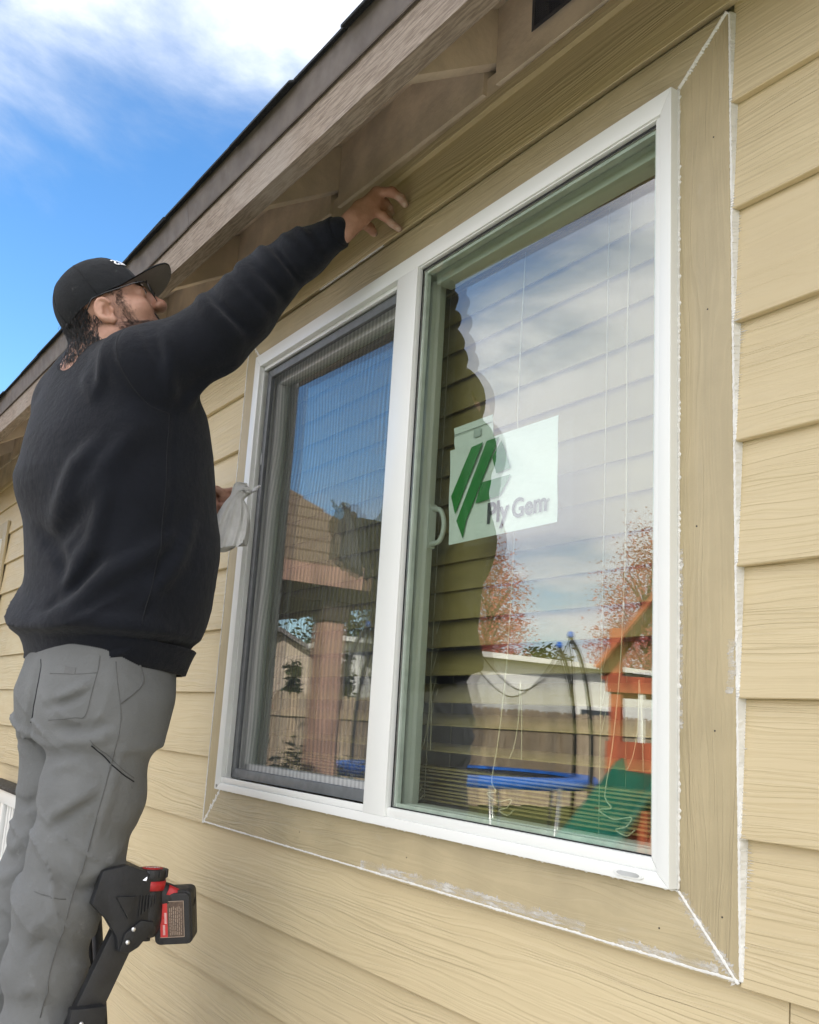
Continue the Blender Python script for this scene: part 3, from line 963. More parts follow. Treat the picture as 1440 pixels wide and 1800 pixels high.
# ================================================================== the back yard (seen in the window glass)
GZ = GROUND_Z
CV = Vector((.875, 1.019, 0))
def yard(az, L, h=0.0):
    """spot in the yard: bearing from the line of the house wall, distance, height above ground"""
    return Vector((CV.x - L * math.cos(R(az)), CV.y - L * math.sin(R(az)), GZ + h))
M_PICKET = None
def picket_mat():
    g = NT('weathered_cedar_picket')
    v = g.coords((1, 1, .08), 6.0)
    n = g.noise(v, 40.0, 5.0, .65)
    oi = g.n('ShaderNodeObjectInfo')
    c = g.mix(g.ramp(n, .35, .65), (.30, .22, .145), (.55, .44, .32))
    c = g.mix(g.math('MULTIPLY', oi.outputs['Random'], .5), c, (.30, .26, .22))
    g.bsdf(c, .85, g.bump(n, 1.0, .002), .2)
    return g.m
M_PICKET = picket_mat()
M_STAIN = simple('red_stained_cedar', (.40, .095, .042), .6, .25, 14.0, .001, 60., .35, (1, 1, .15), 3.0)
M_PWOOD = simple('reddish_patio_wood', (.36, .225, .175), .7, .25, 16.0, .001, 60., .3, (1, 1, .2), 3.0)
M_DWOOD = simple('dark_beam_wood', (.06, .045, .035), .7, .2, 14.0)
M_PSHIN = simple('brown_patio_shingle', (.20, .15, .105), .9, .3, 60.0, .004, 90., .2, (1, 1, 1), 5.0)
M_WHITE = simple('white_house_siding', (.78, .78, .75), .6, .04, 5.0)
M_BEIGE = simple('beige_house_siding', (.46, .38, .30), .7, .08, 4.0)
M_GROOF = simple('grey_house_roof', (.14, .13, .13), .9, .3, 20.0)
M_TBLUE = simple('blue_vinyl_pad', (.018, .13, .52), .38, .12, 12., .002, 30.)
M_TBLACK = simple('black_trampoline_fabric', (.012, .012, .014), .7, .2, 40.)
M_TSTEEL = simple('galvanised_steel_tube', (.42, .43, .44), .4, .15, 20., Metallic=.8)
M_FOAM = simple('dark_foam_sleeve', (.025, .028, .024), .75, .2, 30.)
M_SLIDE = simple('green_plastic_slide', (.006, .13, .085), .38, .1, 6.)

# ---- board fence
fence = empty('board_fence', (-14.3, -9, GZ), 'weathered dog-eared cedar board fence along the yard', 'fence')
mb = MB()
mb.prism([(-.069, 0), (.069, 0), (.069, 1.74), (.040, 1.80), (-.040, 1.80), (-.069, 1.74)], -.009, .009, 'x')
pk = mb.mesh('picket')
rn = random.Random(21)
y = 1.5
while y > -24:
    o = put('picket', pk, M_PICKET, fence, (-14.3 + rn.uniform(-.006, .006), y, GZ + .03 + rn.uniform(-.015, .02)))
    o.rotation_euler = (rn.uniform(-.008, .008), 0, rn.uniform(-.01, .01))
    y -= .1435
post = MB().box((-.045, -.045, 0), (.045, .045, 1.7)).mesh('post')
y = 1.4
while y > -24:
    put('post', post, M_PICKET, fence, (-14.365, y, GZ)); y -= 2.4
for h in (.35, 1.45):
    MB().box((-14.32, -24, GZ + h), (-14.3115, 1.5, GZ + h + .085)).build('rail', M_PICKET, fence)
MB().box((-14.29, -24, GZ + 1.44), (-14.255, 1.5, GZ + 1.53)).build('rail', M_PICKET, fence)

# ---- trampoline
TC = Vector((-9.0, -6.25, GZ)); TRAD = 1.6; TH = .90
tramp = empty('trampoline', TC, 'round trampoline with blue pad and black safety net', 'trampoline')
def circ(r, z, n=48, ph=0): return [(TC.x + r * math.cos(2 * math.pi * i / n + ph), TC.y + r * math.sin(2 * math.pi * i / n + ph), GZ + z) for i in range(n + 1)]
MB().tube(circ(TRAD, TH - .03), .024, 8, False).build('frame_ring', M_TSTEEL, tramp)
MB().lathe([(TRAD - .22, 0), (TRAD - .22, .006)], 48, (TC.x, TC.y, GZ + TH - .012)).build('jumping_mat', M_TBLACK, tramp)
MB().lathe([(TRAD - .26, .0), (TRAD - .22, .030), (TRAD + .02, .030), (TRAD + .05, .0), (TRAD + .05, -.09), (TRAD + .045, -.09), (TRAD + .03, -.012), (TRAD - .26, -.004)], 56, (TC.x, TC.y, GZ + TH), cap=False).build('safety_pad', M_TBLUE, tramp)
for i in range(6):
    a = 2 * math.pi * i / 6 + .17
    d = Vector((math.cos(a), math.sin(a), 0)); s = Vector((-d.y, d.x, 0))
    b = TC + d * TRAD
    MB().tube([b + s * .42 + Vector((0, 0, TH - .06)), b + s * .36 + Vector((0, 0, .05)), b + s * .30 + Vector((0, 0, .022)), b - s * .30 + Vector((0, 0, .022)), b - s * .36 + Vector((0, 0, .05)), b - s * .42 + Vector((0, 0, TH - .06))], .02, 8).build('leg', M_TSTEEL, tramp)
pole_a = [math.atan2(-6.85 + 6.25, -7.62 + 9.0) + i * math.pi / 3 for i in range(6)]
for a in pole_a:
    d = Vector((math.cos(a), math.sin(a), 0)); b = TC + d * (TRAD + .07)
    pts = [b + Vector((0, 0, .35)), b + Vector((0, 0, 1.3)) + d * .03, b + Vector((0, 0, 1.9)) - d * .03, b + Vector((0, 0, 2.3)) - d * .14, b + Vector((0, 0, 2.5)) - d * .26]
    p = MB().tube(arc_pts(pts, 5), .025, 8).build('net_pole', M_FOAM, tramp)
    MB().lathe([(.04, 0), (.045, .03), (.03, .07), (.0, .08)], 10, tuple(pts[-1])).build('pole_cap', M_TBLUE, p)
gn = NT('black_safety_net')
t_ = gn.n('ShaderNodeBsdfTransparent'); d_ = gn.n('ShaderNodeBsdfDiffuse'); d_.inputs[0].default_value = (.02, .022, .02, 1)
m_ = gn.n('ShaderNodeMixShader')
gn.set(m_.inputs[0], gn.ramp(gn.noise(gn.coords((1, 1, .4)), 5.0, 3.0), .3, .7, .18, .36))
gn.t.links.new(t_.outputs[0], m_.inputs[1]); gn.t.links.new(d_.outputs[0], m_.inputs[2]); gn.t.links.new(m_.outputs[0], gn.out.inputs['Surface'])
mb = MB(); n = 120; vs = []
for j in range(9):
    for i in range(n + 1):
        a = pole_a[0] + 2 * math.pi * i / n
        u = (i / n * 6) % 1
        top = 2.47 - .62 * (1 - abs(2 * u - 1) ** 1.7)
        h = TH + .02 + (top - TH - .02) * j / 8
        r = (TRAD - .20) - .10 * (1 - abs(2 * u - 1)) * j / 8
        vs.append((TC.x + r * math.cos(a), TC.y + r * math.sin(a), GZ + h))
mb.add(vs, [(j * (n + 1) + i, j * (n + 1) + i + 1, (j + 1) * (n + 1) + i + 1, (j + 1) * (n + 1) + i) for j in range(8) for i in range(n)], True)
mb.build('safety_net', gn.m, tramp)
MB().tube([(v_[0], v_[1], v_[2]) for v_ in vs[-(n + 1):]], .008, 6, False).build('net_hem', M_TBLACK, tramp)

# ---- play tower with slide
P0 = yard(45.0, 9.0); tan = Vector((math.sin(R(46)), -math.cos(R(46)), 0)); rad = Vector((-math.cos(R(46)), -math.sin(R(46)), 0))
play = empty('play_tower', P0 + tan * .6 + rad * .6, 'red-stained wooden play tower with gabled roof and green slide', 'playset')
up = Vector((0, 0, 1)); S = 1.25
def pp(a, b, h): return P0 + tan * a + rad * b + up * h
for a in (0, S):
    for b in (0, S):
        MB().bar(pp(a, b, 0), pp(a, b, 2.35), .10, .10, tan).build('post', M_STAIN, play)
for b in (0, S):
    MB().bar(pp(-.08, b - .06, 1.86), pp(S + .08, b - .06, 1.86), .04, .14).build('beam', M_STAIN, play)
    MB().bar(pp(-.08, b - .06, 1.22), pp(S + .08, b - .06, 1.22), .04, .30).build('beam', M_STAIN, play)
for a in (0, S):
    MB().bar(pp(a, -.05, 1.84), pp(a, S + .05, 1.84), .04, .10).build('beam', M_STAIN, play)
for q in range(9):
    MB().bar(pp(-.02, .05 + q * .143, 1.13), pp(S + .02, .05 + q * .143, 1.13), .13, .03).build('deck_board', M_STAIN, play)
for q in range(8):
    MB().bar(pp(.22 + q * .125, -.05, 1.37), pp(.22 + q * .125, -.05, 1.79), .045, .03, rad).build('baluster', M_WHITE if q % 2 == 0 else M_STAIN, play)
MB().bar(pp(-.05, -.03, .60), pp(.35, -.03, .60), .04, .9).build('side_panel', M_STAIN, play)
# gabled roof, ridge pointing away
AP, EV = 3.02, 1.98
for b in (-.26, S + .26):
    for sg in (-1, 1):
        MB().bar(pp(S / 2 + sg * (S / 2 + .16), b, EV), pp(S / 2, b, AP), .04, .13, rad).build('barge_board', M_STAIN, play)
for sg in (-1, 1):
    for q in range(8):
        t0, t1 = q / 8, (q + 1) / 8 - .01
        a0 = S / 2 + sg * (S / 2 + .14) * (1 - t0); a1 = S / 2 + sg * (S / 2 + .14) * (1 - t1)
        h0 = EV + .02 + (AP - EV) * t0; h1 = EV + .02 + (AP - EV) * t1
        mb = MB(); q8 = [pp(a0, -.25, h0), pp(a1, -.25, h1), pp(a1, S + .25, h1), pp(a0, S + .25, h0)]
        mb.hexa(q8 + [v_ + up * .025 for v_ in q8])
        mb.build('roof_board', M_STAIN, play)
# slide
s0 = yard(46.8, 8.93, 1.10); s1 = yard(43.9, 7.7, .60); dirn = Vector((s1.x - s0.x, s1.y - s0.y, 0)); L1 = dirn.length; dirn.normalize()
side = Vector((-dirn.y, dirn.x, 0))
prof = [(0, 1.12), (.15, 1.10), (.4, .98), (L1, .60), (L1 * 1.45, .36), (L1 * 1.75, .22), (L1 * 2.0, .20)]
mb = MB(); vs = []
cs = [(-.21, .15), (-.19, .15), (-.17, .02), (0, 0), (.17, .02), (.19, .15), (.21, .15), (.19, -.03), (0, -.04), (-.19, -.03)]
pts = arc_pts([(l, h, 0) for l, h in prof], 4)
for p in pts:
    for (s, h) in cs:
        c_ = Vector((s0.x, s0.y, GZ)) + dirn * p.x + side * s + up * (p.y + h * (1.0 if p.x > .2 else .8))
        vs.append(c_)
k = len(cs)
mb.add(vs, [(i * k + j, i * k + (j + 1) % k, (i + 1) * k + (j + 1) % k, (i + 1) * k + j) for i in range(len(pts) - 1) for j in range(k)], True)
mb.build('slide', M_SLIDE, play)
for sg in (-1, 1):
    MB().bar(Vector((s0.x, s0.y, GZ)) + dirn * .75 + side * sg * .2, Vector((s0.x, s0.y, GZ + .86)) + dirn * .75 + side * sg * .2, .06, .06, dirn).build('slide_post', M_STAIN, play)

# ---- patio cover
pat = empty('patio_cover', (-6.7, -1.8, GZ), 'freestanding patio cover with brown shingled hip roof on square posts', 'patio cover')
ex, wx, ny, sy = -5.05, -8.6, -.75, -2.95       # eaves
rz, ez = 3.35, 2.42
ry = (ny + sy) / 2
rx0, rx1 = ex - (ny - sy) / 2, wx + (ny - sy) / 2
def slope(poly, rows, name='shingle_course'):
    """clad a roof slope (list of eave a,b then ridge c,d) in overlapping courses"""
    a, b, c, d = [Vector(p) for p in poly]
    for q in range(rows):
        t0 = q / rows; t1 = min(1, (q + 1.12) / rows)
        p = [a.lerp(d, t0), b.lerp(c, t0), b.lerp(c, t1), a.lerp(d, t1)]
        mb = MB(); mb.hexa([x_ + up * .012 for x_ in p[:2]] + [x_ + up * .0 for x_ in p[2:]] + [x_ + up * .030 for x_ in p[:2]] + [x_ + up * .012 for x_ in p[2:]])
        mb.build(name, M_PSHIN, pat)
E_ = lambda x, y, z: (x, y, GZ + z)
slope([E_(ex, sy, ez), E_(ex, ny, ez), E_(rx0, ry, rz), E_(rx0, ry, rz)], 9)
slope([E_(wx, sy, ez), E_(ex, sy, ez), E_(rx0, ry, rz), E_(rx1, ry, rz)], 9)
slope([E_(ex, ny, ez), E_(wx, ny, ez), E_(rx1, ry, rz), E_(rx0, ry, rz)], 9)
slope([E_(wx, ny, ez), E_(wx, sy, ez), E_(rx1, ry, rz), E_(rx1, ry, rz)], 9)
for a, b in (((ex, ny), (ex, sy)), ((ex, sy), (wx, sy)), ((wx, sy), (wx, ny)), ((wx, ny), (ex, ny))):
    MB().bar(E_(a[0], a[1], ez - .055), E_(b[0], b[1], ez - .055), .035, .135).build('fascia_board', M_PWOOD, pat)
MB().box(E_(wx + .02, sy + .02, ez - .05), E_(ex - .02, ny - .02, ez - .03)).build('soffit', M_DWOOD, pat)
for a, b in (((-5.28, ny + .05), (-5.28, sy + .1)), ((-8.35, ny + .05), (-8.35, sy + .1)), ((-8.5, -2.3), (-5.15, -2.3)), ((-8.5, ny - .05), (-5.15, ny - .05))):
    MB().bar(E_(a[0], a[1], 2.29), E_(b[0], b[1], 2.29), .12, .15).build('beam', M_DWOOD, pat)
for x, y in ((-5.28, -2.25), (-8.35, -2.25), (-8.35, -.85), (-5.28, -.85)):
    MB().box(E_(x - .085, y - .085, 0), E_(x + .085, y + .085, 2.08)).build('post', M_PWOOD, pat, .008)
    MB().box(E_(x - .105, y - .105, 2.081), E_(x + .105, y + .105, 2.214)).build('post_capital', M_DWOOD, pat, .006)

# ---- neighbours' houses
def gable_house(label, c, ax, w, l, h, rh, mwall, mroof, name='neighbour_house'):
    """c base centre, ax ridge direction (unit), w span, l length"""
    ax = Vector(ax).normalized(); s = Vector((-ax.y, ax.x, 0)); c = Vector(c)
    e = empty(name, c, label, 'house')
    def q(a, b, z): return c + ax * a + s * b + up * z
    mb = MB()
    mb.add([q(-l / 2, -w / 2, 0), q(l / 2, -w / 2, 0), q(l / 2, w / 2, 0), q(-l / 2, w / 2, 0), q(-l / 2, -w / 2, h), q(l / 2, -w / 2, h), q(l / 2, w / 2, h), q(-l / 2, w / 2, h), q(-l / 2, 0, h + rh), q(l / 2, 0, h + rh)],
           [(0, 1, 5, 4), (2, 3, 7, 6), (1, 2, 6, 9, 5), (3, 0, 4, 8, 7)])
    mb.build('wall', mwall, e)
    for sg in (-1, 1):
        o = .35; k = rh / (w / 2)
        a = [q(-l / 2 - o, sg * (w / 2 + o), h - k * o + .01), q(l / 2 + o, sg * (w / 2 + o), h - k * o + .01), q(l / 2 + o, 0, h + rh + .02), q(-l / 2 - o, 0, h + rh + .02)]
        MB().hexa(a + [x_ + up * .12 for x_ in a]).build('roof', mroof, e)
    for a, b, z, ww, hh in ((l * .2, -w / 2 - .02, 1.0, 1.2, 1.1), (-l * .25, -w / 2 - .02, 1.0, 1.2, 1.1), (l * .2, w / 2 + .02, 1.0, 1.2, 1.1)):
        mb = MB().bar(q(a - ww / 2, b, z + hh / 2), q(a + ww / 2, b, z + hh / 2), .05, hh)
        wn = mb.build('window', M_WHITE, e)
        MB().bar(q(a - ww / 2 + .07, b * 1.004, z + hh / 2), q(a + ww / 2 - .07, b * 1.004, z + hh / 2), .06, hh - .14).build('glass', simple('dark_far_glass', (.05, .06, .07), .1), wn)
    return e
gable_house('long white house behind the fence beyond the trampoline', (-21.2, -20, GZ), (0, 1, 0), 7.4, 17, 3.05, .35, M_WHITE, M_WHITE)
gable_house('beige gabled house behind the fence with grey roof', yard(25.4, 29.5), (math.cos(R(25)), math.sin(R(25)), 0), 4.6, 5, 2.35, 1.3, M_BEIGE, M_GROOF)
gable_house('low beige house with long grey roof beside the gabled house', yard(31.5, 33), (math.sin(R(31)), -math.cos(R(31)), 0), 7, 9, 2.3, 1.3, M_BEIGE, M_GROOF)

# ---- trees
def leaf_mat(name, a, b):
    g = NT(name)
    oi = g.noise(g.coords((1, 1, 1)), 2.2, 3.0)
    f = g.noise(g.coords((1, 1, 1)), 14.0, 2.0)
    c = g.mix(g.ramp(g.math('ADD', g.math('MULTIPLY', oi, .6), g.math('MULTIPLY', f, .4)), .35, .65), a, b)
    x = g.bsdf(c, .6, None, .3)
    return g.m
M_RED = leaf_mat('red_autumn_leaves', (.43, .085, .075), (.60, .22, .19))
M_GRN = leaf_mat('green_leaves', (.035, .06, .015), (.10, .13, .03))
M_CON = leaf_mat('dark_conifer_needles', (.03, .055, .02), (.07, .10, .03))
M_BARK = simple('grey_brown_bark', (.09, .07, .055), .9, .25, 20.)
def tree(name, label, base, h, crown_lo, rad_, n, ls, mat, seed, shape='round', cat='tree'):
    rn = random.Random(seed); base = Vector(base)
    e = empty(name, base, label, cat)
    mb = MB()
    mb.tube([base, base + up * crown_lo + Vector((.05, .03, 0)), base + up * (h * .85)], [.05 * h / 3, .035 * h / 3, .008], 8)
    tips = []
    for i in range(30):
        a = rn.uniform(0, 6.28); t = rn.uniform(.1, .8)
        p = base + up * (crown_lo + (h - crown_lo) * t * .8)
        k = rad_ * (1.0 - .55 * t) * rn.uniform(.7, 1.05) if shape != 'cone' else rad_ * (1 - t) * .9
        q = p + Vector((math.cos(a) * k, math.sin(a) * k, (h - crown_lo) * rn.uniform(.12, .28)))
        mb.tube([p, p.lerp(q, .5) + up * .05, q], [.022 * h / 3, .014 * h / 3, .004], 5)
        tips.append(q)
    mb.build('trunk', M_BARK, e)
    mb = MB(); clumps = []
    for i in range(70):
        while True:
            x_, y_, z_ = rn.uniform(-1, 1), rn.uniform(-1, 1), rn.uniform(-1, 1)
            if x_ * x_ + y_ * y_ + z_ * z_ < 1: break
        zz = crown_lo + (h - crown_lo) * (z_ + 1) / 2
        f = {'round': 1.0, 'vase': .55 + .45 * math.sin(math.pi * min(1, (z_ + 1) / 2 * .9 + .1)), 'cone': max(.05, 1 - (z_ + 1) / 2)}[shape]
        clumps.append(Vector((x_ * rad_ * f, y_ * rad_ * f, zz)))
    vs = []; fs = []
    for i in range(n):
        c = rn.choice(clumps); sp = rad_ * .22
        p = base + c + Vector((rn.gauss(0, sp), rn.gauss(0, sp), rn.gauss(0, sp * 1.1)))
        if shape == 'vase': p += up * 0
        u1 = Vector((rn.gauss(0, 1), rn.gauss(0, 1), rn.gauss(0, 1))).normalized(); u2 = u1.orthogonal().normalized()
        s_ = ls * rn.uniform(.6, 1.3)
        b = len(vs)
        vs += [p - u1 * s_, p + u2 * s_ * .45, p + u1 * s_, p - u2 * s_ * .45]
        fs.append((b, b + 1, b + 2, b + 3))
    mb.add(vs, fs)
    mb.build('crown', mat, e)
    return e
tree('red_maple_tree', 'red autumn tree rising behind the white house beside the trampoline net', yard(37.6, 31), 7.2, 1.8, 1.35, 20000, .048, M_RED, 1, 'vase')
tree('red_maple_tree', 'taller red autumn tree behind the play tower roof', yard(46.6, 31), 7.8, 1.6, 1.6, 21000, .048, M_RED, 2, 'vase')
tree('green_tree', 'small round green tree between the two red trees', yard(40.8, 40), 4.7, 2.2, 1.2, 2600, .12, M_GRN, 3)
tree('green_tree', 'large green tree behind the low grey-roofed house', yard(30.0, 44), 6.6, 1.5, 2.6, 4200, .16, M_GRN, 4)
tree('green_tree', 'green tree above the gabled beige house roof', yard(27.0, 42), 5.0, 1.5, 1.3, 2400, .14, M_GRN, 14)
tree('columnar_conifer', 'dark columnar conifer just right of the patio post', yard(29.4, 19.5), 2.75, .1, .33, 2200, .06, M_CON, 5, 'cone')
tree('columnar_conifer', 'dark columnar conifer just left of the patio post', yard(26.4, 19.5), 2.6, .1, .33, 2200, .06, M_CON, 6, 'cone')
tree('red_shrub', 'small red-leaved shrub in front of the gabled house', yard(25.6, 18.5), 2.1, .3, .28, 900, .05, M_RED, 7, 'round', 'shrub')
tree('garden_shrub', 'loose dark green shrub beside the patio post', yard(27.2, 9.5), 1.15, .1, .5, 1400, .045, M_CON, 8, 'round', 'shrub')
# ================================================================== implicit-surface modelling
class SDF:
    """list of shapes blended in order; every shape has a bounding sphere so far-off shapes are skipped"""
    def __init__(self): self.ops = []
    def cone(self, a, b, r1, r2, k=.01, sub=False):
        a = np.array(a, float); b = np.array(b, float); ba = b - a; l2 = max(ba @ ba, 1e-9)
        def f(P):
            h = np.clip(((P - a) @ ba) / l2, 0, 1)
            return np.linalg.norm(P - a - h[:, None] * ba, axis=1) - (r1 + (r2 - r1) * h)
        self.ops.append((f, (a + b) / 2, np.linalg.norm(ba) / 2 + max(r1, r2), k, sub)); return self
    def chain(self, pts, rs, k=.01, kj=None):
        for i in range(len(pts) - 1): self.cone(pts[i], pts[i + 1], rs[i], rs[i + 1], k if i == 0 or kj is None else kj)
        return self
    def ell(self, c, r, rot=None, k=.01, sub=False):
        c = np.array(c, float); r = np.array(r, float); rot = np.eye(3) if rot is None else np.array(rot)
        def f(P):
            q = (P - c) @ rot
            k0 = np.linalg.norm(q / r, axis=1); k1 = np.linalg.norm(q / (r * r), axis=1)
            return k0 * (k0 - 1) / np.maximum(k1, 1e-6)
        self.ops.append((f, c, float(max(r)), k, sub)); return self
    def func(self, f, c, rad_, k=.01, sub=False):
        self.ops.append((f, np.array(c, float), rad_, k, sub)); return self
    def __call__(self, P):
        d = np.full(len(P), 1.0)
        c0 = (P.min(0) + P.max(0)) / 2; r0 = np.linalg.norm(P.max(0) - P.min(0)) / 2
        for f, c, r, k, sub in self.ops:
            if np.linalg.norm(c - c0) > r + r0 + .06 + k: continue
            e = f(P)
            if sub:
                e = -e; h = np.clip(.5 + .5 * (e - d) / k, 0, 1)
                d = d + (e - d) * h + k * h * (1 - h)
            else:
                h = np.clip(.5 + .5 * (d - e) / k, 0, 1)
                d = d + (e - d) * h - k * h * (1 - h)
        return d

def polygonize(f, lo, hi, h, B=8):
    """sparse surface nets"""
    lo = np.array(lo, float); hi = np.array(hi, float)
    nb = np.ceil((hi - lo) / (B * h)).astype(int)
    g = np.stack(np.meshgrid(*[np.arange(n) for n in nb], indexing='ij'), -1).reshape(-1, 3)
    cen = lo + (g + .5) * B * h
    keep = []
    for z in range(nb[0]):
        m = g[:, 0] == z
        for y in range(0, nb[1], 4):
            mm = m & (g[:, 1] >= y) & (g[:, 1] < y + 4)
            idx = np.nonzero(mm)[0]
            if len(idx):
                d = f(cen[idx]); keep.append(idx[np.abs(d) < B * h * .95 + .012])
    g = g[np.concatenate(keep)]
    r = np.arange(B + 1)
    loc = np.stack(np.meshgrid(r, r, r, indexing='ij'), -1).reshape(-1, 3)
    S = np.array([1, 1 << 20, 1 << 40], dtype=np.int64)
    VK, VP, QA = [], [], []
    corner = np.array([[i, j, k] for i in (0, 1) for j in (0, 1) for k in (0, 1)])
    edges = [(a, b) for a in range(8) for b in range(a + 1, 8) if np.abs(corner[a] - corner[b]).sum() == 1]
    order = np.lexsort((g[:, 2] // 3, g[:, 1] // 3, g[:, 0] // 3)); g = g[order]
    CH = 27
    for s in range(0, len(g), CH):
        gb = g[s:s + CH]
        I = (gb[:, None, :] * B + loc[None]).astype(np.int64)
        D = f((lo + I.reshape(-1, 3) * h)).reshape(len(gb), B + 1, B + 1, B + 1)
        c8 = np.stack([D[:, i:B + i, j:B + j, k:B + k] for i, j, k in corner], -1)
        act = (c8.min(-1) < 0) & (c8.max(-1) >= 0)
        w = np.nonzero(act)
        if len(w[0]):
            v8 = c8[w]; acc = np.zeros((len(v8), 3)); cnt = np.zeros(len(v8))
            for a, b in edges:
                x = (v8[:, a] < 0) != (v8[:, b] < 0)
                t = v8[:, a] / np.where(x, v8[:, a] - v8[:, b], 1)
                p = corner[a] + t[:, None] * (corner[b] - corner[a])
                acc += np.where(x[:, None], p, 0); cnt += x
            cell = gb[w[0]] * B + np.stack(w[1:], 1)
            VK.append((cell * S).sum(1)); VP.append(lo + (cell + acc / cnt[:, None]) * h)
        for ax in range(3):
            sl0 = [slice(None)] + [slice(0, B)] * 3; sl1 = list(sl0); sl1[ax + 1] = slice(1, B + 1)
            d0, d1 = D[tuple(sl0)], D[tuple(sl1)]
            e = np.nonzero((d0 < 0) != (d1 < 0))
            if not len(e[0]): continue
            c = gb[e[0]] * B + np.stack(e[1:], 1)
            flip = d0[e] < 0
            a1, a2 = np.eye(3, dtype=np.int64)[(ax + 1) % 3], np.eye(3, dtype=np.int64)[(ax + 2) % 3]
            q = np.stack([((c - a1 - a2) * S).sum(1), ((c - a2) * S).sum(1), (c * S).sum(1), ((c - a1) * S).sum(1)], 1)
            q[~flip] = q[~flip][:, ::-1]
            QA.append(q)
    VK = np.concatenate(VK); VP = np.concatenate(VP); Q = np.concatenate(QA)
    o = np.argsort(VK); VK = VK[o]; VP = VP[o]
    pos = np.clip(np.searchsorted(VK, Q), 0, len(VK) - 1)
    ok = (VK[pos] == Q).all(1)
    return VP, pos[ok]

def relax(V, Q, it=2, lam=.5):
    for _ in range(it):
        acc = np.zeros_like(V); cnt = np.zeros(len(V))
        for a in range(4):
            b = (a + 1) % 4
            np.add.at(acc, Q[:, a], V[Q[:, b]]); np.add.at(acc, Q[:, b], V[Q[:, a]])
            np.add.at(cnt, Q[:, a], 1); np.add.at(cnt, Q[:, b], 1)
        V = V + lam * (acc / np.maximum(cnt, 1)[:, None] - V)
    return V

def np_mesh(name, V, Q):
    me = bpy.data.meshes.new(name)
    me.vertices.add(len(V)); me.vertices.foreach_set('co', V.astype(np.float32).ravel())
    me.loops.add(len(Q) * 4); me.loops.foreach_set('vertex_index', Q.astype(np.int32).ravel())
    me.polygons.add(len(Q))
    me.polygons.foreach_set('loop_start', np.arange(0, len(Q) * 4, 4, dtype=np.int32))
    me.polygons.foreach_set('use_smooth', np.ones(len(Q), dtype=bool))
    me.update(); me.validate()
    return me

def grad(f, P, e=.002):
    g = np.stack([f(P + np.eye(3)[i] * e) - f(P - np.eye(3)[i] * e) for i in range(3)], 1)
    return g / np.maximum(np.linalg.norm(g, axis=1), 1e-9)[:, None]
def snap(f, pts, it=6):
    P = np.array(pts, float)
    for _ in range(it):
        P = P - np.clip(f(P), -.03, .03)[:, None] * grad(f, P)
    return P
def dense(pts, n=8):
    return np.array([tuple(p) for p in arc_pts(pts, n)])
def line_dist(P, L):
    d = np.full(len(P), 9.0); T = np.zeros(len(P)); n = len(L) - 1
    for i in range(n):
        a, b = L[i], L[i + 1]; ba = b - a
        h = np.clip(((P - a) @ ba) / max(ba @ ba, 1e-12), 0, 1)
        e = np.linalg.norm(P - a - h[:, None] * ba, axis=1)
        m = e < d
        d = np.where(m, e, d); T = np.where(m, (i + h) / n, T)
    return d, T
class Folded:
    """base surface plus ridges (+) and creases (-) laid along lines on it"""
    def __init__(self, base): self.base = base; self.folds = []; self.wr = None
    def fold(self, pts, amp, w):
        L = snap(self.base, dense(pts, 3)); self.folds.append((L, amp, w, (L.min(0) + L.max(0)) / 2, np.linalg.norm(L.max(0) - L.min(0)) / 2)); return self
    def __call__(self, P):
        d = self.base(P)
        if self.wr is not None: d = d + self.wr(P)
        c0 = (P.min(0) + P.max(0)) / 2; r0 = np.linalg.norm(P.max(0) - P.min(0)) / 2
        for L, amp, w, c, r in self.folds:
            if np.linalg.norm(c - c0) > r + r0 + 3 * w: continue
            m = ((P > L.min(0) - 2.6 * w) & (P < L.max(0) + 2.6 * w)).all(1)
            if not m.any(): continue
            e, t = line_dist(P[m], L)
            d[m] -= amp * np.exp(-(e / w) ** 2) * np.sin(np.pi * np.clip(t * .94 + .03, 0, 1)) ** .6
        return d
def seam_tube(f, pts, r, mat, parent, name, lift=.0):
    L = snap(f, dense(pts, 6))
    for _ in range(4):
        L[1:-1] = .25 * L[:-2] + .5 * L[1:-1] + .25 * L[2:]
    L = L - np.minimum(0, f(L))[:, None] * grad(f, L) + grad(f, L) * lift
    return MB().tube([Vector(p) for p in L], r, 5).build(name, mat, parent)

# ================================================================== materials for the worker
def cloth_mat(name, col, rough, weave, sheen, var=.08, dust=0.0):
    g = NT(name)
    v = g.coords((1, 1, 1))
    n = g.noise(v, 7.0, 5.0, .6)
    c = g.mix(g.ramp(n, .3, .7), tuple(x * (1 - var) for x in col), tuple(x * (1 + var) for x in col))
    if dust:
        sp = g.ramp(g.noise(v, 26.0, 6.0, .72), .62, .76, 0, dust)
        c = g.mix(sp, c, (.5, .5, .5))
    lint = g.ramp(g.noise(v, 420.0, 2.0), .74, .80, 0, .35)
    c = g.mix(lint, c, tuple(min(1, x * 3 + .02) for x in col))
    nm = g.bump(g.math('ADD', g.noise(v, weave, 2.0), g.math('MULTIPLY', g.noise(v, 46.0, 5.0, .6), 3.0)), 1.0, .0011)
    g.bsdf(c, rough, nm, .25, Sheen_Weight=sheen, Sheen_Roughness=.45)
    return g.m
M_SWEAT = cloth_mat('black_fleece_sweatshirt', (.0048, .0064, .0112), .88, 900.0, .13, .15)
M_PANTS = cloth_mat('grey_work_trouser_fabric', (.165, .171, .170), .72, 1400.0, .08, .07, .25)
M_SEAM = simple('dark_grey_stitching', (.105, .107, .104), .8, .1, 200.)
M_SEAMB = simple('black_stitching', (.004, .005, .008), .8, .1, 200.)
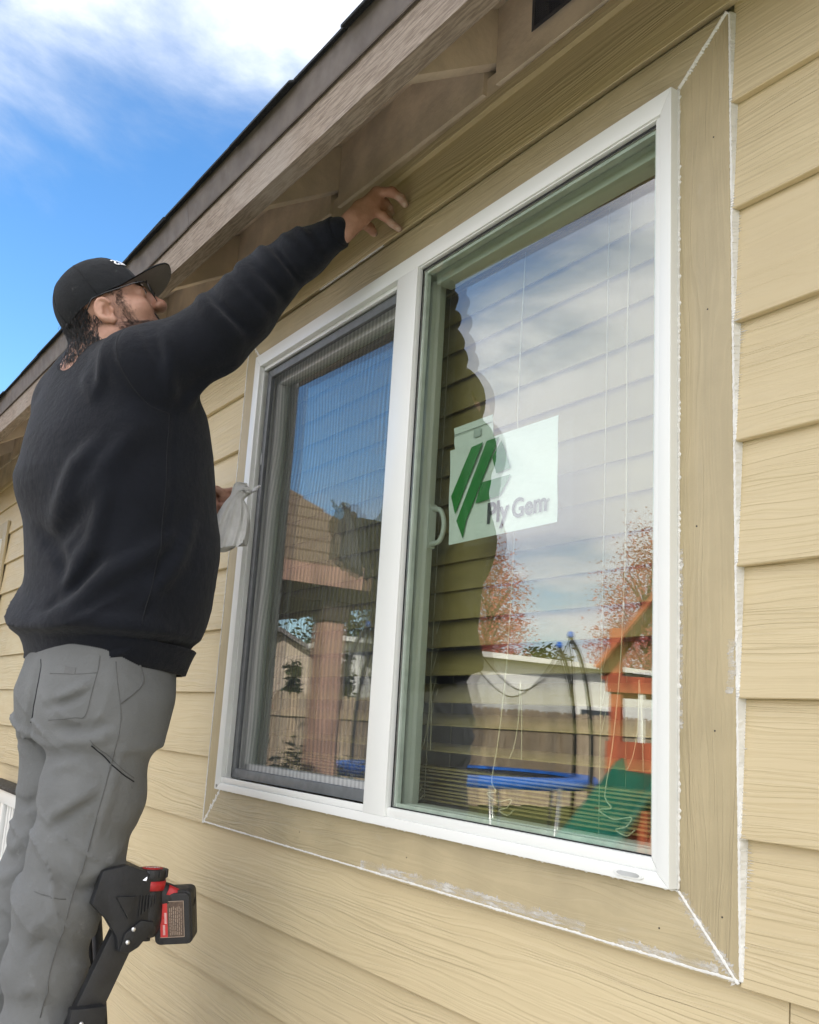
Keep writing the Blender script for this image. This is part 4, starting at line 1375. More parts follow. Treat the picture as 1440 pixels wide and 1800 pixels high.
def skin_mat():
    g = NT('skin')
    v = g.coords((1, 1, 1))
    n = g.noise(v, 22.0, 5.0, .6)
    c = g.mix(g.ramp(n, .3, .7), (.37, .195, .130), (.52, .30, .215))
    c = g.mix(g.ramp(g.noise(v, 9.0, 2.0), .45, .7, 0, .35), c, (.50, .21, .16))
    at = g.n('ShaderNodeAttribute', attribute_name='tint')
    c = g.mix(at.outputs['Fac'], c, (.62, .57, .52))
    nm = g.bump(g.noise(v, 420.0, 3.0), 1.0, .0006)
    g.bsdf(c, .46, nm, .4, Subsurface_Weight=.12, Subsurface_Radius=(.012, .005, .003), Subsurface_Scale=.5)
    return g.m
M_SKIN = skin_mat()
M_CAP = cloth_mat('black_cotton_cap', (.011, .0125, .0145), .85, 1500.0, .05, .3, .22)
M_CAPU = cloth_mat('charcoal_visor_lining', (.24, .225, .22), .85, 1500.0, .05, .1)
M_HAIR = simple('black_hair', (.010, .009, .009), .42, .3, 60., spec=.6)
M_EYE = simple('eye_white', (.62, .58, .55), .2, .03, 20.)
M_IRIS = simple('dark_brown_iris', (.018, .010, .006), .12, .2, 90.)
M_WIRE = simple('black_wire_frame', (.008, .008, .009), .25, .1, 60.)
M_SHOE = simple('brown_leather_boot', (.10, .06, .035), .6, .2, 30., .001, 120.)
M_RAG = cloth_mat('dirty_white_rag', (.76, .76, .745), .92, 700.0, .0, .18)

worker = empty('person', (-1.37, -.38, -.70), 'person in black sweatshirt, grey trousers and black cap reaching up to the trim', 'person')

# the figure is modelled a little over size and then set at 93 per cent
PS = .93
POFF = Vector((.06123, -.06853, .01226))
CX0 = np.array((.8747, -.9790, .1752))
def far(p, k=1.0):
    """model-space spot of a point given where it must end up (k=1) or part-way"""
    p = np.array(p, float); f = 1 + (1 / PS - 1) * k
    return tuple(CX0 + (p - CX0) * f)
# ---- frames of reference
F_T = np.array((-.325, .946, 0)); R_T = np.array((.946, .325, 0))       # torso
F_H = np.array((-.20, .98, 0)); R_H = np.array((.98, .20, 0))           # hips
hf = np.array((.40, .775, .49)); hf /= np.linalg.norm(hf)
hr = np.array((hf[1], -hf[0], 0)); hr /= np.linalg.norm(hr)
hu = np.cross(hr, hf)
HM = np.stack([hr, hf, hu], 1)                                         # local (right, fwd, up) -> world
HO = np.array((-1.357, -.427, 1.070)); HS = 1.05
def hd(x, y, z): return HO + HM @ (np.array((x, y, z)) * HS)

# ---- sweatshirt
TZ = np.array([.22, .275, .30, .318, .335, .36, .41, .46, .52, .58, .63, .68, .76, .85, .90, .94, .975, 1.00, 1.03])
TCY = np.array([-.326, -.326, -.326, -.328, -.330, -.326, -.3145, -.310, -.3145, -.323, -.335, -.3455, -.352, -.362, -.370, -.385, -.402, -.412, -.415])
TCX = np.array([-1.37, -1.37, -1.37, -1.37, -1.375, -1.378, -1.38, -1.38, -1.38, -1.38, -1.38, -1.38, -1.38, -1.38, -1.38, -1.382, -1.385, -1.385, -1.38])
TA = np.array([.186, .190, .196, .203, .226, .232, .235, .235, .236, .238, .240, .242, .243, .236, .222, .188, .128, .086, .070])
TBB = np.array([.165, .172, .178, .184, .203, .207, .205, .206, .211, .218, .222, .223, .207, .180, .160, .135, .108, .086, .072])
TBB = TBB - .016; TA = TA - .008; TCY = TCY - np.interp(TZ, [.25, .35, .8, .95], [.002, .005, .004, 0])
def torso_fn(inset=0.0):
    def f(P):
        z = P[:, 2]
        a = np.interp(z, TZ, TA) - inset; b = np.interp(z, TZ, TBB) - inset
        dx_ = P[:, 0] - np.interp(z, TZ, TCX); dy_ = P[:, 1] - np.interp(z, TZ, TCY)
        u = dx_ * R_T[0] + dy_ * R_T[1]; w = dx_ * F_T[0] + dy_ * F_T[1]
        q = (np.abs(u / a) ** 2.3 + np.abs(w / b) ** 2.3) ** (1 / 2.3)
        d = (q - 1) * np.minimum(a, b) * .95
        return np.maximum(d, np.maximum(.272 + (P[:, 1] + .33) * -.06 - z, z - 1.012))
    return f
SLV = [(-1.215, -.365, .915), (-1.100, -.256, .987), (-1.035, -.228, 1.031), (-.965, -.201, 1.090), (-.885, -.163, 1.133), (-.826, -.141, 1.149)]
SLV = [far(p_, k_) for p_, k_ in zip(SLV, (0, .3, .5, .7, .87, 1.0))]
SLR = [.092, .079, .075, .064, .052, .042]
sweat = SDF()
sweat.func(torso_fn(), (-1.38, -.34, .65), .46, .001)
sweat.chain(SLV, SLR, .05, .03)
sweat.cone(far((-.832, -.143, 1.147)), far((-.797, -.127, 1.159)), .037, .0335, .006)
sweat.chain([(-1.530, -.435, .890), (-1.595, -.355, .76), (-1.60, -.27, .69), (-1.535, -.155, .686), (-1.490, -.100, .690)], [.082, .080, .072, .056, .046], .05, .03)
# shoulder slope and collar
sweat.cone((-1.30, -.385, .935), (-1.22, -.36, .922), .066, .082, .05)
sweat.cone((-1.46, -.425, .935), (-1.525, -.435, .905), .066, .074, .05)
def collar_fn(P):
    c = np.array((-1.383, -.420, 1.018)); n_ = np.array((-.03, .25, .968)); n_ /= np.linalg.norm(n_)
    q = P - c; hgt = q @ n_; rad_ = np.linalg.norm(q - hgt[:, None] * n_, axis=1)
    return np.sqrt((rad_ - .078) ** 2 + (hgt * .55) ** 2) - .012
sweat.func(collar_fn, (-1.383, -.420, 1.018), .12, .020)
# neck opening
sweat.cone((-1.383, -.425, .985), (-1.36, -.36, 1.12), .062, .066, .008, True)
SW = Folded(sweat)
def wr_sw(P):
    x, y, z = P[:, 0], P[:, 1], P[:, 2]
    s = np.sin(31 * z - 22 * y + 7 * x + 1.3 * np.sin(9 * y + 4 * x)) * np.sin(13 * y + 9 * z + 11 * x)
    t = np.sin(17 * z - 27 * y + 2 * np.sin(7 * z + 5 * x))
    m = np.clip((.80 - z) / .35, 0, 1)
    a1 = 13 * z - 15 * y + 6 * x + 1.6 * np.sin(7 * y + 3 * z) + .9 * np.sin(15 * z + 4 * x)
    cr = (1 - np.abs(np.sin(a1))) ** 4
    low = np.clip((.74 - z) / .25, 0, 1) * (.45 + .55 * np.sin(6 * y + 4 * z + 2 * x))
    return .0026 * s + .0030 * m * t * np.sin(8 * y + 3) - .0135 * np.clip(low, 0, 1) * cr
SW.wr = wr_sw
for pts, amp, w in (
    ([(-1.250, -.572, .549), (-1.200, -.564, .590), (-1.170, -.524, .659), (-1.150, -.473, .720)], .012, .024),
    ([(-1.220, -.533, .397), (-1.180, -.506, .461), (-1.150, -.469, .510), (-1.130, -.437, .625)], .013, .020),
    ([(-1.250, -.552, .332), (-1.180, -.517, .372), (-1.150, -.452, .418), (-1.150, -.354, .479), (-1.180, -.295, .540)], .014, .022),
    ([(-1.30, -.57, .50), (-1.22, -.545, .52), (-1.17, -.49, .575)], -.010, .022),
    ([(-1.25, -.55, .385), (-1.18, -.50, .43), (-1.15, -.43, .475)], -.010, .020),
    ([(-1.34, -.565, .535), (-1.27, -.575, .50), (-1.22, -.55, .455)], -.011, .020),
    ([(-1.130, -.392, .745), (-1.130, -.433, .687), (-1.150, -.476, .610)], .007, .026),
    ([(-1.250, -.509, .889), (-1.200, -.490, .828)], .008, .018),
    ([(-1.200, -.490, .828), (-1.200, -.451, .903), (-1.22, -.42, .96)], .008, .016),
    ([(-1.13, -.33, .40), (-1.15, -.28, .47), (-1.19, -.24, .58)], .007, .022),
    # blouse over the hem
    ([(-1.40, -.56, .335), (-1.27, -.56, .338), (-1.18, -.47, .345), (-1.15, -.36, .345), (-1.2, -.25, .345)], .008, .020),
    # sleeve
    ([(-1.060, -.287, 1.078), (-1.010, -.275, 1.025), (-.99, -.222, .98)], -.014, .013),
    ([(-1.085, -.30, 1.065), (-1.03, -.29, 1.005), (-1.02, -.23, .955)], .011, .018),
    ([(-1.03, -.265, 1.10), (-.985, -.255, 1.045), (-.97, -.20, .995)], .010, .016),
    ([(-.985, -.240, 1.147), (-.940, -.222, 1.090), (-.93, -.171, 1.045)], -.014, .012),
    ([(-1.005, -.25, 1.125), (-.955, -.235, 1.07), (-.94, -.18, 1.02)], .009, .015),
    ([(-.935, -.218, 1.157), (-.905, -.198, 1.124), (-.89, -.155, 1.075)], -.010, .010),
    ([(-.955, -.23, 1.150), (-.92, -.21, 1.105), (-.91, -.16, 1.06)], .009, .013),
    ([(-.90, -.20, 1.165), (-.87, -.178, 1.13), (-.86, -.14, 1.095)], .007, .012),
    ([(-.858, -.175, 1.178), (-.838, -.160, 1.148), (-.835, -.125, 1.12)], -.0044, .008),
    ([(-.875, -.185, 1.175), (-.85, -.17, 1.145), (-.845, -.13, 1.11)], .008, .009),
    ([(-1.120, -.345, .959), (-1.100, -.356, .886), (-1.120, -.331, .833)], .010, .020),
    ([(-1.17, -.40, 1.0), (-1.13, -.38, .94), (-1.12, -.35, .88)], -.008, .020),
    ([(-1.16, -.30, .83), (-1.12, -.26, .86), (-1.05, -.20, .92)], .008, .020),
    # seams pressed in
    ([(-1.220, -.376, 1.020), (-1.200, -.412, .979), (-1.170, -.435, .924), (-1.150, -.434, .880), (-1.140, -.410, .838), (-1.140, -.370, .816), (-1.150, -.318, .808)], -.004, .006),
    ([(-1.150, -.318, .808), (-1.140, -.314, .726), (-1.140, -.309, .638), (-1.140, -.307, .527), (-1.150, -.314, .430), (-1.150, -.329, .345)], -.003, .006)):
    pts = [far(p_, min(1, max(0, (p_[0] + 1.2) / .40))) for p_ in pts]
    SW.fold(pts, amp * (1.75 if abs(amp) > .0045 else 1), w * (.80 if abs(amp) > .0045 else 1))
V, Q = polygonize(SW, (-1.74, -.66, .24), (-.80, .03, 1.31), .0056)
V = relax(V, Q, 1, .4)
sweat_o = put('sweatshirt', np_mesh('sweatshirt', V, Q), M_SWEAT, worker)
mb = MB(); vs = []; ns = 420; lv = [(.266, -.006), (.268, .001), (.292, .002), (.312, .002), (.321, -.003), (.324, -.010)]
for (z_, off) in lv:
    for i in range(ns):
        t_ = 2 * math.pi * i / ns
        zz = z_ + (-.004 + .0) 
        a_ = np.interp(zz + .008, TZ, TA) + off + (.0013 if i % 2 else 0); b_ = np.interp(zz + .008, TZ, TBB) + off + (.0013 if i % 2 else 0)
        ex_ = 2 / 2.3
        u_ = a_ * math.copysign(abs(math.cos(t_)) ** ex_, math.cos(t_)); w_ = b_ * math.copysign(abs(math.sin(t_)) ** ex_, math.sin(t_))
        x_ = -1.37 + u_ * R_T[0] + w_ * F_T[0]; y_ = -.326 + u_ * R_T[1] + w_ * F_T[1]
        vs.append((x_, y_, zz - .06 * (y_ + .33)))
mb.add(vs, [(j * ns + i, j * ns + (i + 1) % ns, (j + 1) * ns + (i + 1) % ns, (j + 1) * ns + i) for j in range(len(lv) - 1) for i in range(ns)], True)
mb.build('hem_band', M_SWEAT, sweat_o)
c0, c1 = np.array(far((-.842, -.147, 1.143))), np.array(far((-.795, -.126, 1.1595)))
ax_ = c1 - c0; ln_ = np.linalg.norm(ax_); ax_ /= ln_; s1 = np.cross(ax_, (0, 0, 1)); s1 /= np.linalg.norm(s1); s2_ = np.cross(ax_, s1)
mb = MB(); vs = []; ns = 90
for (l_, r_) in ((-.004, .033), (.0, .0395), (.010, .041), (.035, .0375), (ln_, .0365), (ln_ + .001, .031)):
    for i in range(ns):
        t_ = 2 * math.pi * i / ns; rr_ = r_ + (.0011 if i % 2 else 0)
        vs.append(tuple(c0 + ax_ * l_ + (s1 * math.cos(t_) + s2_ * math.sin(t_)) * rr_))
mb.add(vs, [(j * ns + i, j * ns + (i + 1) % ns, (j + 1) * ns + (i + 1) % ns, (j + 1) * ns + i) for j in range(5) for i in range(ns)], True)
mb.build('cuff', M_SWEAT, sweat_o)
seam_tube(SW, [(-1.220, -.376, 1.020), (-1.200, -.412, .979), (-1.170, -.435, .924), (-1.150, -.434, .880), (-1.140, -.410, .838), (-1.140, -.370, .816), (-1.150, -.318, .808)], .0013, M_SEAMB, sweat_o, 'arm_seam')
seam_tube(SW, [(-1.150, -.318, .808), (-1.140, -.314, .726), (-1.140, -.309, .638), (-1.140, -.307, .527), (-1.150, -.314, .430), (-1.150, -.329, .345)], .0012, M_SEAMB, sweat_o, 'side_seam')

# ---- trousers
HZ = np.array([-.2, .06, .10, .14, .19, .24, .28, .34])
HA = np.array([.165, .186, .196, .198, .194, .187, .180, .176]); HB = np.array([.10, .120, .132, .142, .150, .152, .150, .146])
HCX = np.array([-1.365] * 8); HCY = np.array([-.345, -.343, -.343, -.343, -.343, -.342, -.340, -.338])
def hip_fn(inset=0.0):
    def f(P):
        z = P[:, 2]
        a = np.interp(z, HZ, HA) - inset; b = np.interp(z, HZ, HB) - inset
        dx_ = P[:, 0] - np.interp(z, HZ, HCX); dy_ = P[:, 1] - np.interp(z, HZ, HCY)
        u = dx_ * R_H[0] + dy_ * R_H[1]; w = dx_ * F_H[0] + dy_ * F_H[1]
        q = (np.abs(u / a) ** 2.3 + np.abs(w / b) ** 2.3) ** (1 / 2.3)
        return np.maximum((q - 1) * np.minimum(a, b) * .95, np.maximum(z - .335, .10 - z))
    return f
tro = SDF()
tro.func(hip_fn(), (-1.365, -.35, .2), .27, .001)
RL = [(-1.272, -.342, .16), (-1.270, -.350, .0), (-1.272, -.366, -.12), (-1.272, -.392, -.22), (-1.272, -.401, -.34), (-1.274, -.399, -.44), (-1.276, -.398, -.625)]
RRAD = [.110, .100, .089, .081, .074, .068, .071]
LL = [(-1.458, -.372, .16), (-1.468, -.352, .0), (-1.478, -.362, -.12), (-1.488, -.385, -.21), (-1.496, -.412, -.34), (-1.498, -.414, -.44), (-1.498, -.41, -.625)]
LRAD = [.110, .098, .088, .082, .074, .068, .071]
tro.chain(RL, RRAD, .035, .03); tro.chain(LL, LRAD, .012, .03)
tro.ell((-1.295, -.402, .185), (.088, .078, .10), None, .04)
tro.ell((-1.430, -.415, .185), (.085, .074, .10), None, .02)
TRO = Folded(tro)
def wr_tr(P):
    x, y, z = P[:, 0], P[:, 1], P[:, 2]
    s = np.sin(42 * z + 18 * y + 3 * np.sin(8 * y + 5 * x)) * np.sin(12 * y + 10 * z + 16 * x)
    t = np.sin(26 * z - 30 * y + 2.2 * np.sin(11 * z + 6 * x))
    a1 = 25 * z + 13 * y + 8 * x + 1.7 * np.sin(10 * y + 6 * x + 4 * z) + .8 * np.sin(31 * z + 9 * y)
    cr = (1 - np.abs(np.sin(a1))) ** 4
    a2 = 21 * z - 20 * y + 5 * x + 1.5 * np.sin(12 * z + 5 * x)
    cr2 = (1 - np.abs(np.sin(a2))) ** 5
    mk = np.exp(-((z + .16) / .13) ** 2) + .8 * np.exp(-((z - .13) / .07) ** 2) + .7 * np.exp(-((z + .42) / .10) ** 2)
    return .0020 * s + .0020 * t * np.sin(9 * z + 2) - np.clip(mk, 0, 1) * (.0120 * cr * (.5 + .5 * np.sin(9 * y + 5 * z)) + .0100 * cr2 * (.5 + .5 * np.sin(7 * z - 11 * y + 1)))
TRO.wr = wr_tr
for pts, amp, w in (
    ([(-1.200, -.485, .122), (-1.140, -.440, .126), (-1.130, -.377, .141)], -.009, .014),
    ([(-1.200, -.485, .098), (-1.140, -.440, .100), (-1.130, -.377, .115)], .007, .014),
    ([(-1.200, -.479, -.046), (-1.160, -.438, -.020), (-1.150, -.379, .019)], .008, .013),
    ([(-1.200, -.479, -.070), (-1.160, -.438, -.045), (-1.150, -.379, -.008)], -.007, .014),
    ([(-1.200, -.493, .183), (-1.160, -.467, .207), (-1.140, -.432, .237)], .008, .013),
    ([(-1.23, -.50, .165), (-1.18, -.475, .182), (-1.15, -.44, .208)], -.009, .013),
    ([(-1.170, -.411, -.117), (-1.180, -.371, -.151), (-1.200, -.314, -.112)], .008, .014),
    ([(-1.170, -.44, -.15), (-1.180, -.38, -.185), (-1.200, -.32, -.165)], -.007, .012),
    ([(-1.200, -.470, -.265), (-1.190, -.434, -.234), (-1.200, -.371, -.281)], .008, .013),
    ([(-1.200, -.470, -.30), (-1.190, -.434, -.275), (-1.200, -.371, -.315)], -.006, .012),
    ([(-1.200, -.476, -.375), (-1.190, -.439, -.356), (-1.200, -.380, -.384)], .007, .014),
    ([(-1.22, -.50, .05), (-1.17, -.45, .06), (-1.15, -.36, .045)], .005, .016),
    ([(-1.16, -.33, .10), (-1.15, -.35, .0), (-1.165, -.36, -.09)], .004, .014),
    ([(-1.30, -.53, .26), (-1.30, -.535, .20), (-1.315, -.52, .15), (-1.34, -.49, .11)], -.016, .014),
    ([(-1.40, -.46, -.10), (-1.44, -.47, -.13), (-1.50, -.47, -.10)], .010, .014),
    ([(-1.40, -.46, -.17), (-1.44, -.48, -.19), (-1.50, -.48, -.18)], .009, .013),
    ([(-1.38, -.44, -.02), (-1.42, -.46, -.045), (-1.47, -.46, -.03)], -.008, .014)):
    TRO.fold(pts, amp * 1.8, w * .75)
V, Q = polygonize(TRO, (-1.63, -.60, -.66), (-1.12, -.14, .36), .0052)
V = relax(V, Q, 1, .4)
tro_o = put('trousers', np_mesh('trousers', V, Q), M_PANTS, worker)
pk_ = [(-1.230, -.529, .268), (-1.18, -.47, .286), (-1.140, -.424, .290), (-1.130, -.426, .260), (-1.130, -.430, .199), (-1.140, -.437, .149), (-1.17, -.478, .138), (-1.22, -.50, .137)]
seam_tube(TRO, pk_[2:], .0011, M_SEAM, tro_o, 'pocket_seam')
seam_tube(TRO, [(-1.230, -.522, .243), (-1.170, -.482, .253), (-1.130, -.429, .263)], .0010, M_SEAM, tro_o, 'pocket_seam')
seam_tube(TRO, [(-1.120, -.366, .282), (-1.120, -.351, .187), (-1.130, -.346, .148), (-1.140, -.354, .069), (-1.150, -.364, -.008), (-1.160, -.374, -.085), (-1.170, -.388, -.171), (-1.180, -.402, -.255), (-1.190, -.415, -.338), (-1.200, -.419, -.410)], .0012, M_SEAM, tro_o, 'side_seam')
seam_tube(TRO, [(-1.150, -.300, .277), (-1.150, -.292, .248), (-1.140, -.305, .224), (-1.120, -.350, .189)], .0020, M_SEAM, tro_o, 'front_pocket_edge')
seam_tube(TRO, [(-1.130, -.416, .088), (-1.140, -.365, .064), (-1.170, -.291, .030)], .0014, M_SEAMB, tro_o, 'thigh_pocket_slit')
seam_tube(TRO, [(-1.130, -.416, .094), (-1.140, -.365, .071), (-1.170, -.291, .037)], .0009, M_SEAM, tro_o, 'thigh_pocket_edge')
seam_tube(TRO, [(-1.300, -.530, .272), (-1.30, -.527, .232), (-1.30, -.51, .180), (-1.32, -.49, .14)], .0013, M_SEAMB, tro_o, 'seat_seam')
seam_tube(TRO, [(-1.200, -.485, -.174), (-1.180, -.448, -.186), (-1.170, -.404, -.193)], .0010, M_SEAM, tro_o, 'knee_seam')
L = snap(TRO, [(-1.187, -.497, .268), (-1.187, -.497, .252), (-1.168, -.474, .252), (-1.168, -.474, .268)])
g4 = grad(TRO, L)
mb = MB(); mb.hexa([Vector(p) for p in (L - g4 * .001)] + [Vector(p) for p in (L + g4 * .0012)])
mb.build('pocket_patch', simple('mid_grey_patch', (.115, .117, .114), .7), tro_o)

# ---- boots
for bx, by in ((-1.276, -.375), (-1.498, -.385)):
    s = SDF()
    s.ell((bx, by - .01, -.655), (.050, .085, .05), None, .02).ell((bx - .01, by + .10, -.672), (.052, .095, .036), None, .05)
    s.cone((bx, by - .03, -.66), (bx, by - .02, -.58), .055, .058, .03)
    s.func(lambda P, b=(bx, by): np.maximum(np.maximum(np.abs(P[:, 0] - b[0]) - .052, np.abs(P[:, 1] - b[1] - .055) - .145), np.abs(P[:, 2] + .692) - .009), (bx, by + .05, -.69), .17, .006)
    V, Q = polygonize(s, (bx - .09, by - .14, -.72), (bx + .09, by + .24, -.50), .008)
    put('boot', np_mesh('boot', V, Q), M_SHOE, worker)

# ---- body: one continuous skin from head to hands and down into the clothes
body = SDF()
def H(c, r, k=.012, sub=False): body.ell(hd(*c), np.array(r) * HS, HM, k, sub)
def HC(a, b, r1, r2, k=.01, sub=False): body.cone(hd(*a), hd(*b), r1 * HS, r2 * HS, k, sub)
H((0, -.006, .036), (.075, .088, .084), .01)
H((0, .040, -.020), (.064, .060, .085), .03)
H((0, .052, -.075), (.050, .045, .036), .025)          # jaw
HC((.052, .0, -.065), (.020, .082, -.100), .022, .018, .03); HC((-.052, .0, -.065), (-.020, .082, -.100), .022, .018, .03)
H((0, .088, -.095), (.022, .018, .018), .02)           # chin
for s in (-1, 1):
    H((s * .040, .068, -.030), (.026, .026, .026), .025)   # cheek
    H((s * .034, .102, .010), (.017, .016, .013), .012, True)   # eye socket
    H((s * .034, .0875, .008), (.016, .013, .0135), .006)  # lids
    HC((s * .012, .094, .028), (s * .052, .078, .026), .009, .007, .014)  # brow
    H((s * .013, .1125, -.024), (.009, .011, .008), .006)  # nostril wing
    H((s * .0075, .1155, -.0315), (.0045, .006, .004), .003, True)
    # ear
    H((s * .0790, .002, -.022), (.0090, .0190, .0280), .006)
    H((s * .0885, .007, -.024), (.0105, .0100, .0165), .004, True)
    er = [(s * (.0855 + .002 * math.cos(t)), .0025 + .0172 * math.cos(t), -.0190 + .0243 * math.sin(t)) for t in np.linspace(.35, 4.1, 9)]
    for e0, e1 in zip(er[:-1], er[1:]): HC(e0, e1, .0038, .0038, .004)
    HC((s * .0845, -.005, -.024), (s * .0855, .000, -.006), .0032, .0028, .004)
    H((s * .0795, .011, -.048), (.006, .0085, .0085), .006)
    H((s * .0795, .0185, -.025), (.0055, .0042, .0065), .004)
HC((0, .097, .018), (0, .117, -.020), .0095, .0135, .014); H((0, .1185, -.022), (.0140, .0125, .0125), .007)
HC((-.020, .092, -.055), (.020, .092, -.055), .0065, .0065, .008); HC((-.016, .0925, -.067), (.016, .0925, -.067), .0075, .0075, .008)
HC((-.022, .104, -.061), (.022, .104, -.061), .0022, .0022, .004, True)
# neck and trunk (kept inside the clothes)
body.cone(hd(0, -.035, -.050), (-1.384, -.425, .955), .056, .066, .04)
body.cone(hd(0, .02, -.07), (-1.37, -.385, .955), .045, .05, .03)
body.cone((-1.33, -.39, .90), (-1.24, -.36, .90), .06, .055, .05); body.cone((-1.43, -.42, .90), (-1.53, -.45, .89), .06, .055, .05)
body.cone((-1.38, -.39, .90), (-1.38, -.35, .60), .115, .12, .06); body.cone((-1.38, -.35, .60), (-1.365, -.35, .22), .12, .12, .05)
body.chain([(-1.272, -.34, .14), (-1.270, -.35, -.12), (-1.273, -.395, -.25), (-1.275, -.398, -.63)], [.085, .065, .055, .040], .03)
body.chain([(-1.458, -.37, .14), (-1.478, -.365, -.12), (-1.49, -.395, -.25), (-1.498, -.41, -.63)], [.085, .065, .055, .040], .03)
body.chain([(-1.225, -.36, .905), far((-1.035, -.228, 1.028), .5), far((-.86, -.155, 1.140), .9), far((-.796, -.122, 1.160))], [.050, .038, .022, .0235], .03)
body.chain([(-1.545, -.455, .89), (-1.60, -.28, .69), (-1.52, -.125, .686), (-1.470, -.075, .692)], [.052, .046, .034, .027], .03)
# right hand on the trim
KN = [(-.765, -.060, 1.261), (-.769, -.057, 1.246), (-.772, -.057, 1.233), (-.770, -.061, 1.219)]
for i, k_ in enumerate(KN):
    body.cone(far((-.793 + .002 * i, -.119, 1.170 - .005 * i)), far(k_), .0195, .0118, .012)
body.ell(far((-.777, -.088, 1.212)), (.012, .022, .026), None, .012)
FG = [[KN[0], (-.743, -.036, 1.260), (-.738, -.017, 1.252), (-.735, -.007, 1.240)],
      [KN[1], (-.775, -.033, 1.251), (-.780, -.019, 1.247), (-.787, -.008, 1.241)],
      [KN[2], (-.780, -.036, 1.236), (-.785, -.020, 1.233), (-.791, -.008, 1.227)],
      [KN[3], (-.763, -.041, 1.212), (-.759, -.021, 1.200), (-.750, -.008, 1.188)]]
FG = [[far(p_) for p_ in fg] for fg in FG]
for fg, r in zip(FG, (.0108, .0101, .0098, .0094)):
    body.chain([np.array(p) for p in fg], [r + .001, r, r * .92, r * .82], .007, .004)
    body.ell(fg[1], (r * 1.12,) * 3, None, .004)
body.chain([far(p_) for p_ in ((-.786, -.100, 1.190), (-.806, -.062, 1.205), (-.830, -.034, 1.216), (-.845, -.014, 1.216))], [.019, .0135, .0115, .0095], .014, .004)
# left hand gripping the rag
LH = np.array(far((-1.270, -.1155, .6638))) - np.array((-1.245, -.135, .662))
def lh(p): return tuple(np.array(p) + LH)
body.cone((-1.470, -.075, .692), lh((-1.285, -.138, .660)), .026, .026, .015)
body.ell(lh((-1.288, -.138, .662)), (.030, .017, .036), None, .015)
for i, dz_ in enumerate((.030, .011, -.009, -.028)):
    r = (.0102, .0106, .0102, .0090)[i]
    body.chain([lh(p_) for p_ in ((-1.272, -.128, .662 + dz_), (-1.246, -.120, .663 + dz_), (-1.234, -.133, .661 + dz_ * .95), (-1.247, -.152, .659 + dz_ * .9))], [r + .001, r, r * .92, r * .85], .006, .004)
body.chain([lh(p_) for p_ in ((-1.305, -.158, .675), (-1.278, -.170, .690), (-1.255, -.166, .690), (-1.240, -.156, .683))], [.016, .0125, .011, .0095], .012, .004)
V, Q = polygonize(body, (-1.72, -.62, -.68), (-.80, .11, 1.40), .0034)
V = relax(V, Q, 1, .3)
body_me = np_mesh('body', V, Q)
# caulk dust on the finger ends of both hands
tint = np.zeros(len(V), dtype=np.float32)
for tip in [f_[3] for f_ in FG] + [f_[2] for f_ in FG] + [far((-.845, -.014, 1.216))]:
    d = np.linalg.norm(V - np.array(tip), axis=1); tint = np.maximum(tint, np.clip(1.25 - d / .013, 0, .85))
tint *= (.55 + .45 * np.sin(V[:, 0] * 900) * np.sin(V[:, 2] * 1100 + V[:, 1] * 700))
att = body_me.attributes.new('tint', 'FLOAT', 'POINT'); att.data.foreach_set('value', np.clip(tint, 0, 1))
body_o = put('body', body_me, M_SKIN, worker)
# eyes and brows
for s in (-1, 1):
    c = hd(s * .034, .0895, .0085)
    e = MB().lathe([(.0001, -.0125)] + [(.0125 * math.cos(t), .0125 * math.sin(t)) for t in np.linspace(-1.4, 1.4, 12)], 16, tuple(c), tuple(hf + hr * .15 * 1)).build('eye', M_EYE, body_o)
    ce = c + (hf + hr * .15) * .0098
    MB().lathe([(.0062, 0), (.0060, .0022), (.003, .0034), (.0001, .0036)], 14, tuple(ce), tuple(hf + hr * .15)).build('iris', M_IRIS, e)
def strands(roots, dirs, length, r, seed, curl=.2, seg=4, drop=.0):
    rn = random.Random(seed); mb = MB(); vs = []; fs = []
    for p, d in zip(roots, dirs):
        p = Vector(p); d = Vector(d).normalized(); L = length * rn.uniform(.6, 1.25)
        s = d.cross(Vector((rn.gauss(0, 1), rn.gauss(0, 1), rn.gauss(0, 1)))).normalized()
        w = d.cross(s); ph = rn.uniform(0, 6.28); am = curl * L * rn.uniform(.3, 1)
        b = len(vs)
        for i in range(seg + 1):
            t = i / seg
            c = p + d * (L * t) + (s * math.sin(ph + t * 5) - s * math.sin(ph)) * am + Vector((0, 0, -drop * t * t))
            rr = r * (1 - .85 * t)
            for k in range(3):
                a = 2.094 * k
                vs.append(c + (s * math.cos(a) + w * math.sin(a)) * rr)
        for i in range(seg):
            for k in range(3):
                k2 = (k + 1) % 3
                fs.append((b + i * 3 + k, b + i * 3 + k2, b + i * 3 + 3 + k2, b + i * 3 + 3 + k))
    mb.add(vs, fs, True)
    return mb
rn = random.Random(31)
def lw(v): return HM @ np.array(v)
# beard and sideburns
roots = []
for i in range(5200):
    t = rn.random(); s = rn.choice((-1, 1, 1))
    if t < .28:      # sideburn
        z_ = rn.uniform(-.062, .050); y_ = .040 + rn.gauss(0, .008) + .004 * (z_ > .0); x_ = .070
    else:
        a = rn.random()
        y_ = .018 + .080 * a + rn.gauss(0, .008); z_ = -.064 - .030 * a + rn.gauss(0, .014) + .012 * (a > .75) * rn.random(); x_ = .066 - .05 * a
    roots.append(hd(s * x_, y_, z_))
for i in range(500):
    roots.append(hd(rn.uniform(-.024, .024), .098, -.046 + rn.gauss(0, .004)))
roots = snap(body, roots, 5)
ok = np.abs(body(roots)) < .002
roots = roots[ok]; nn = grad(body, roots)
dirs = nn * .45 + lw((0, .25, -1.0))[None] * .8
strands(roots - nn * .001, dirs, .0085, .00035, 3, .12, 2).build('beard', M_HAIR, body_o)
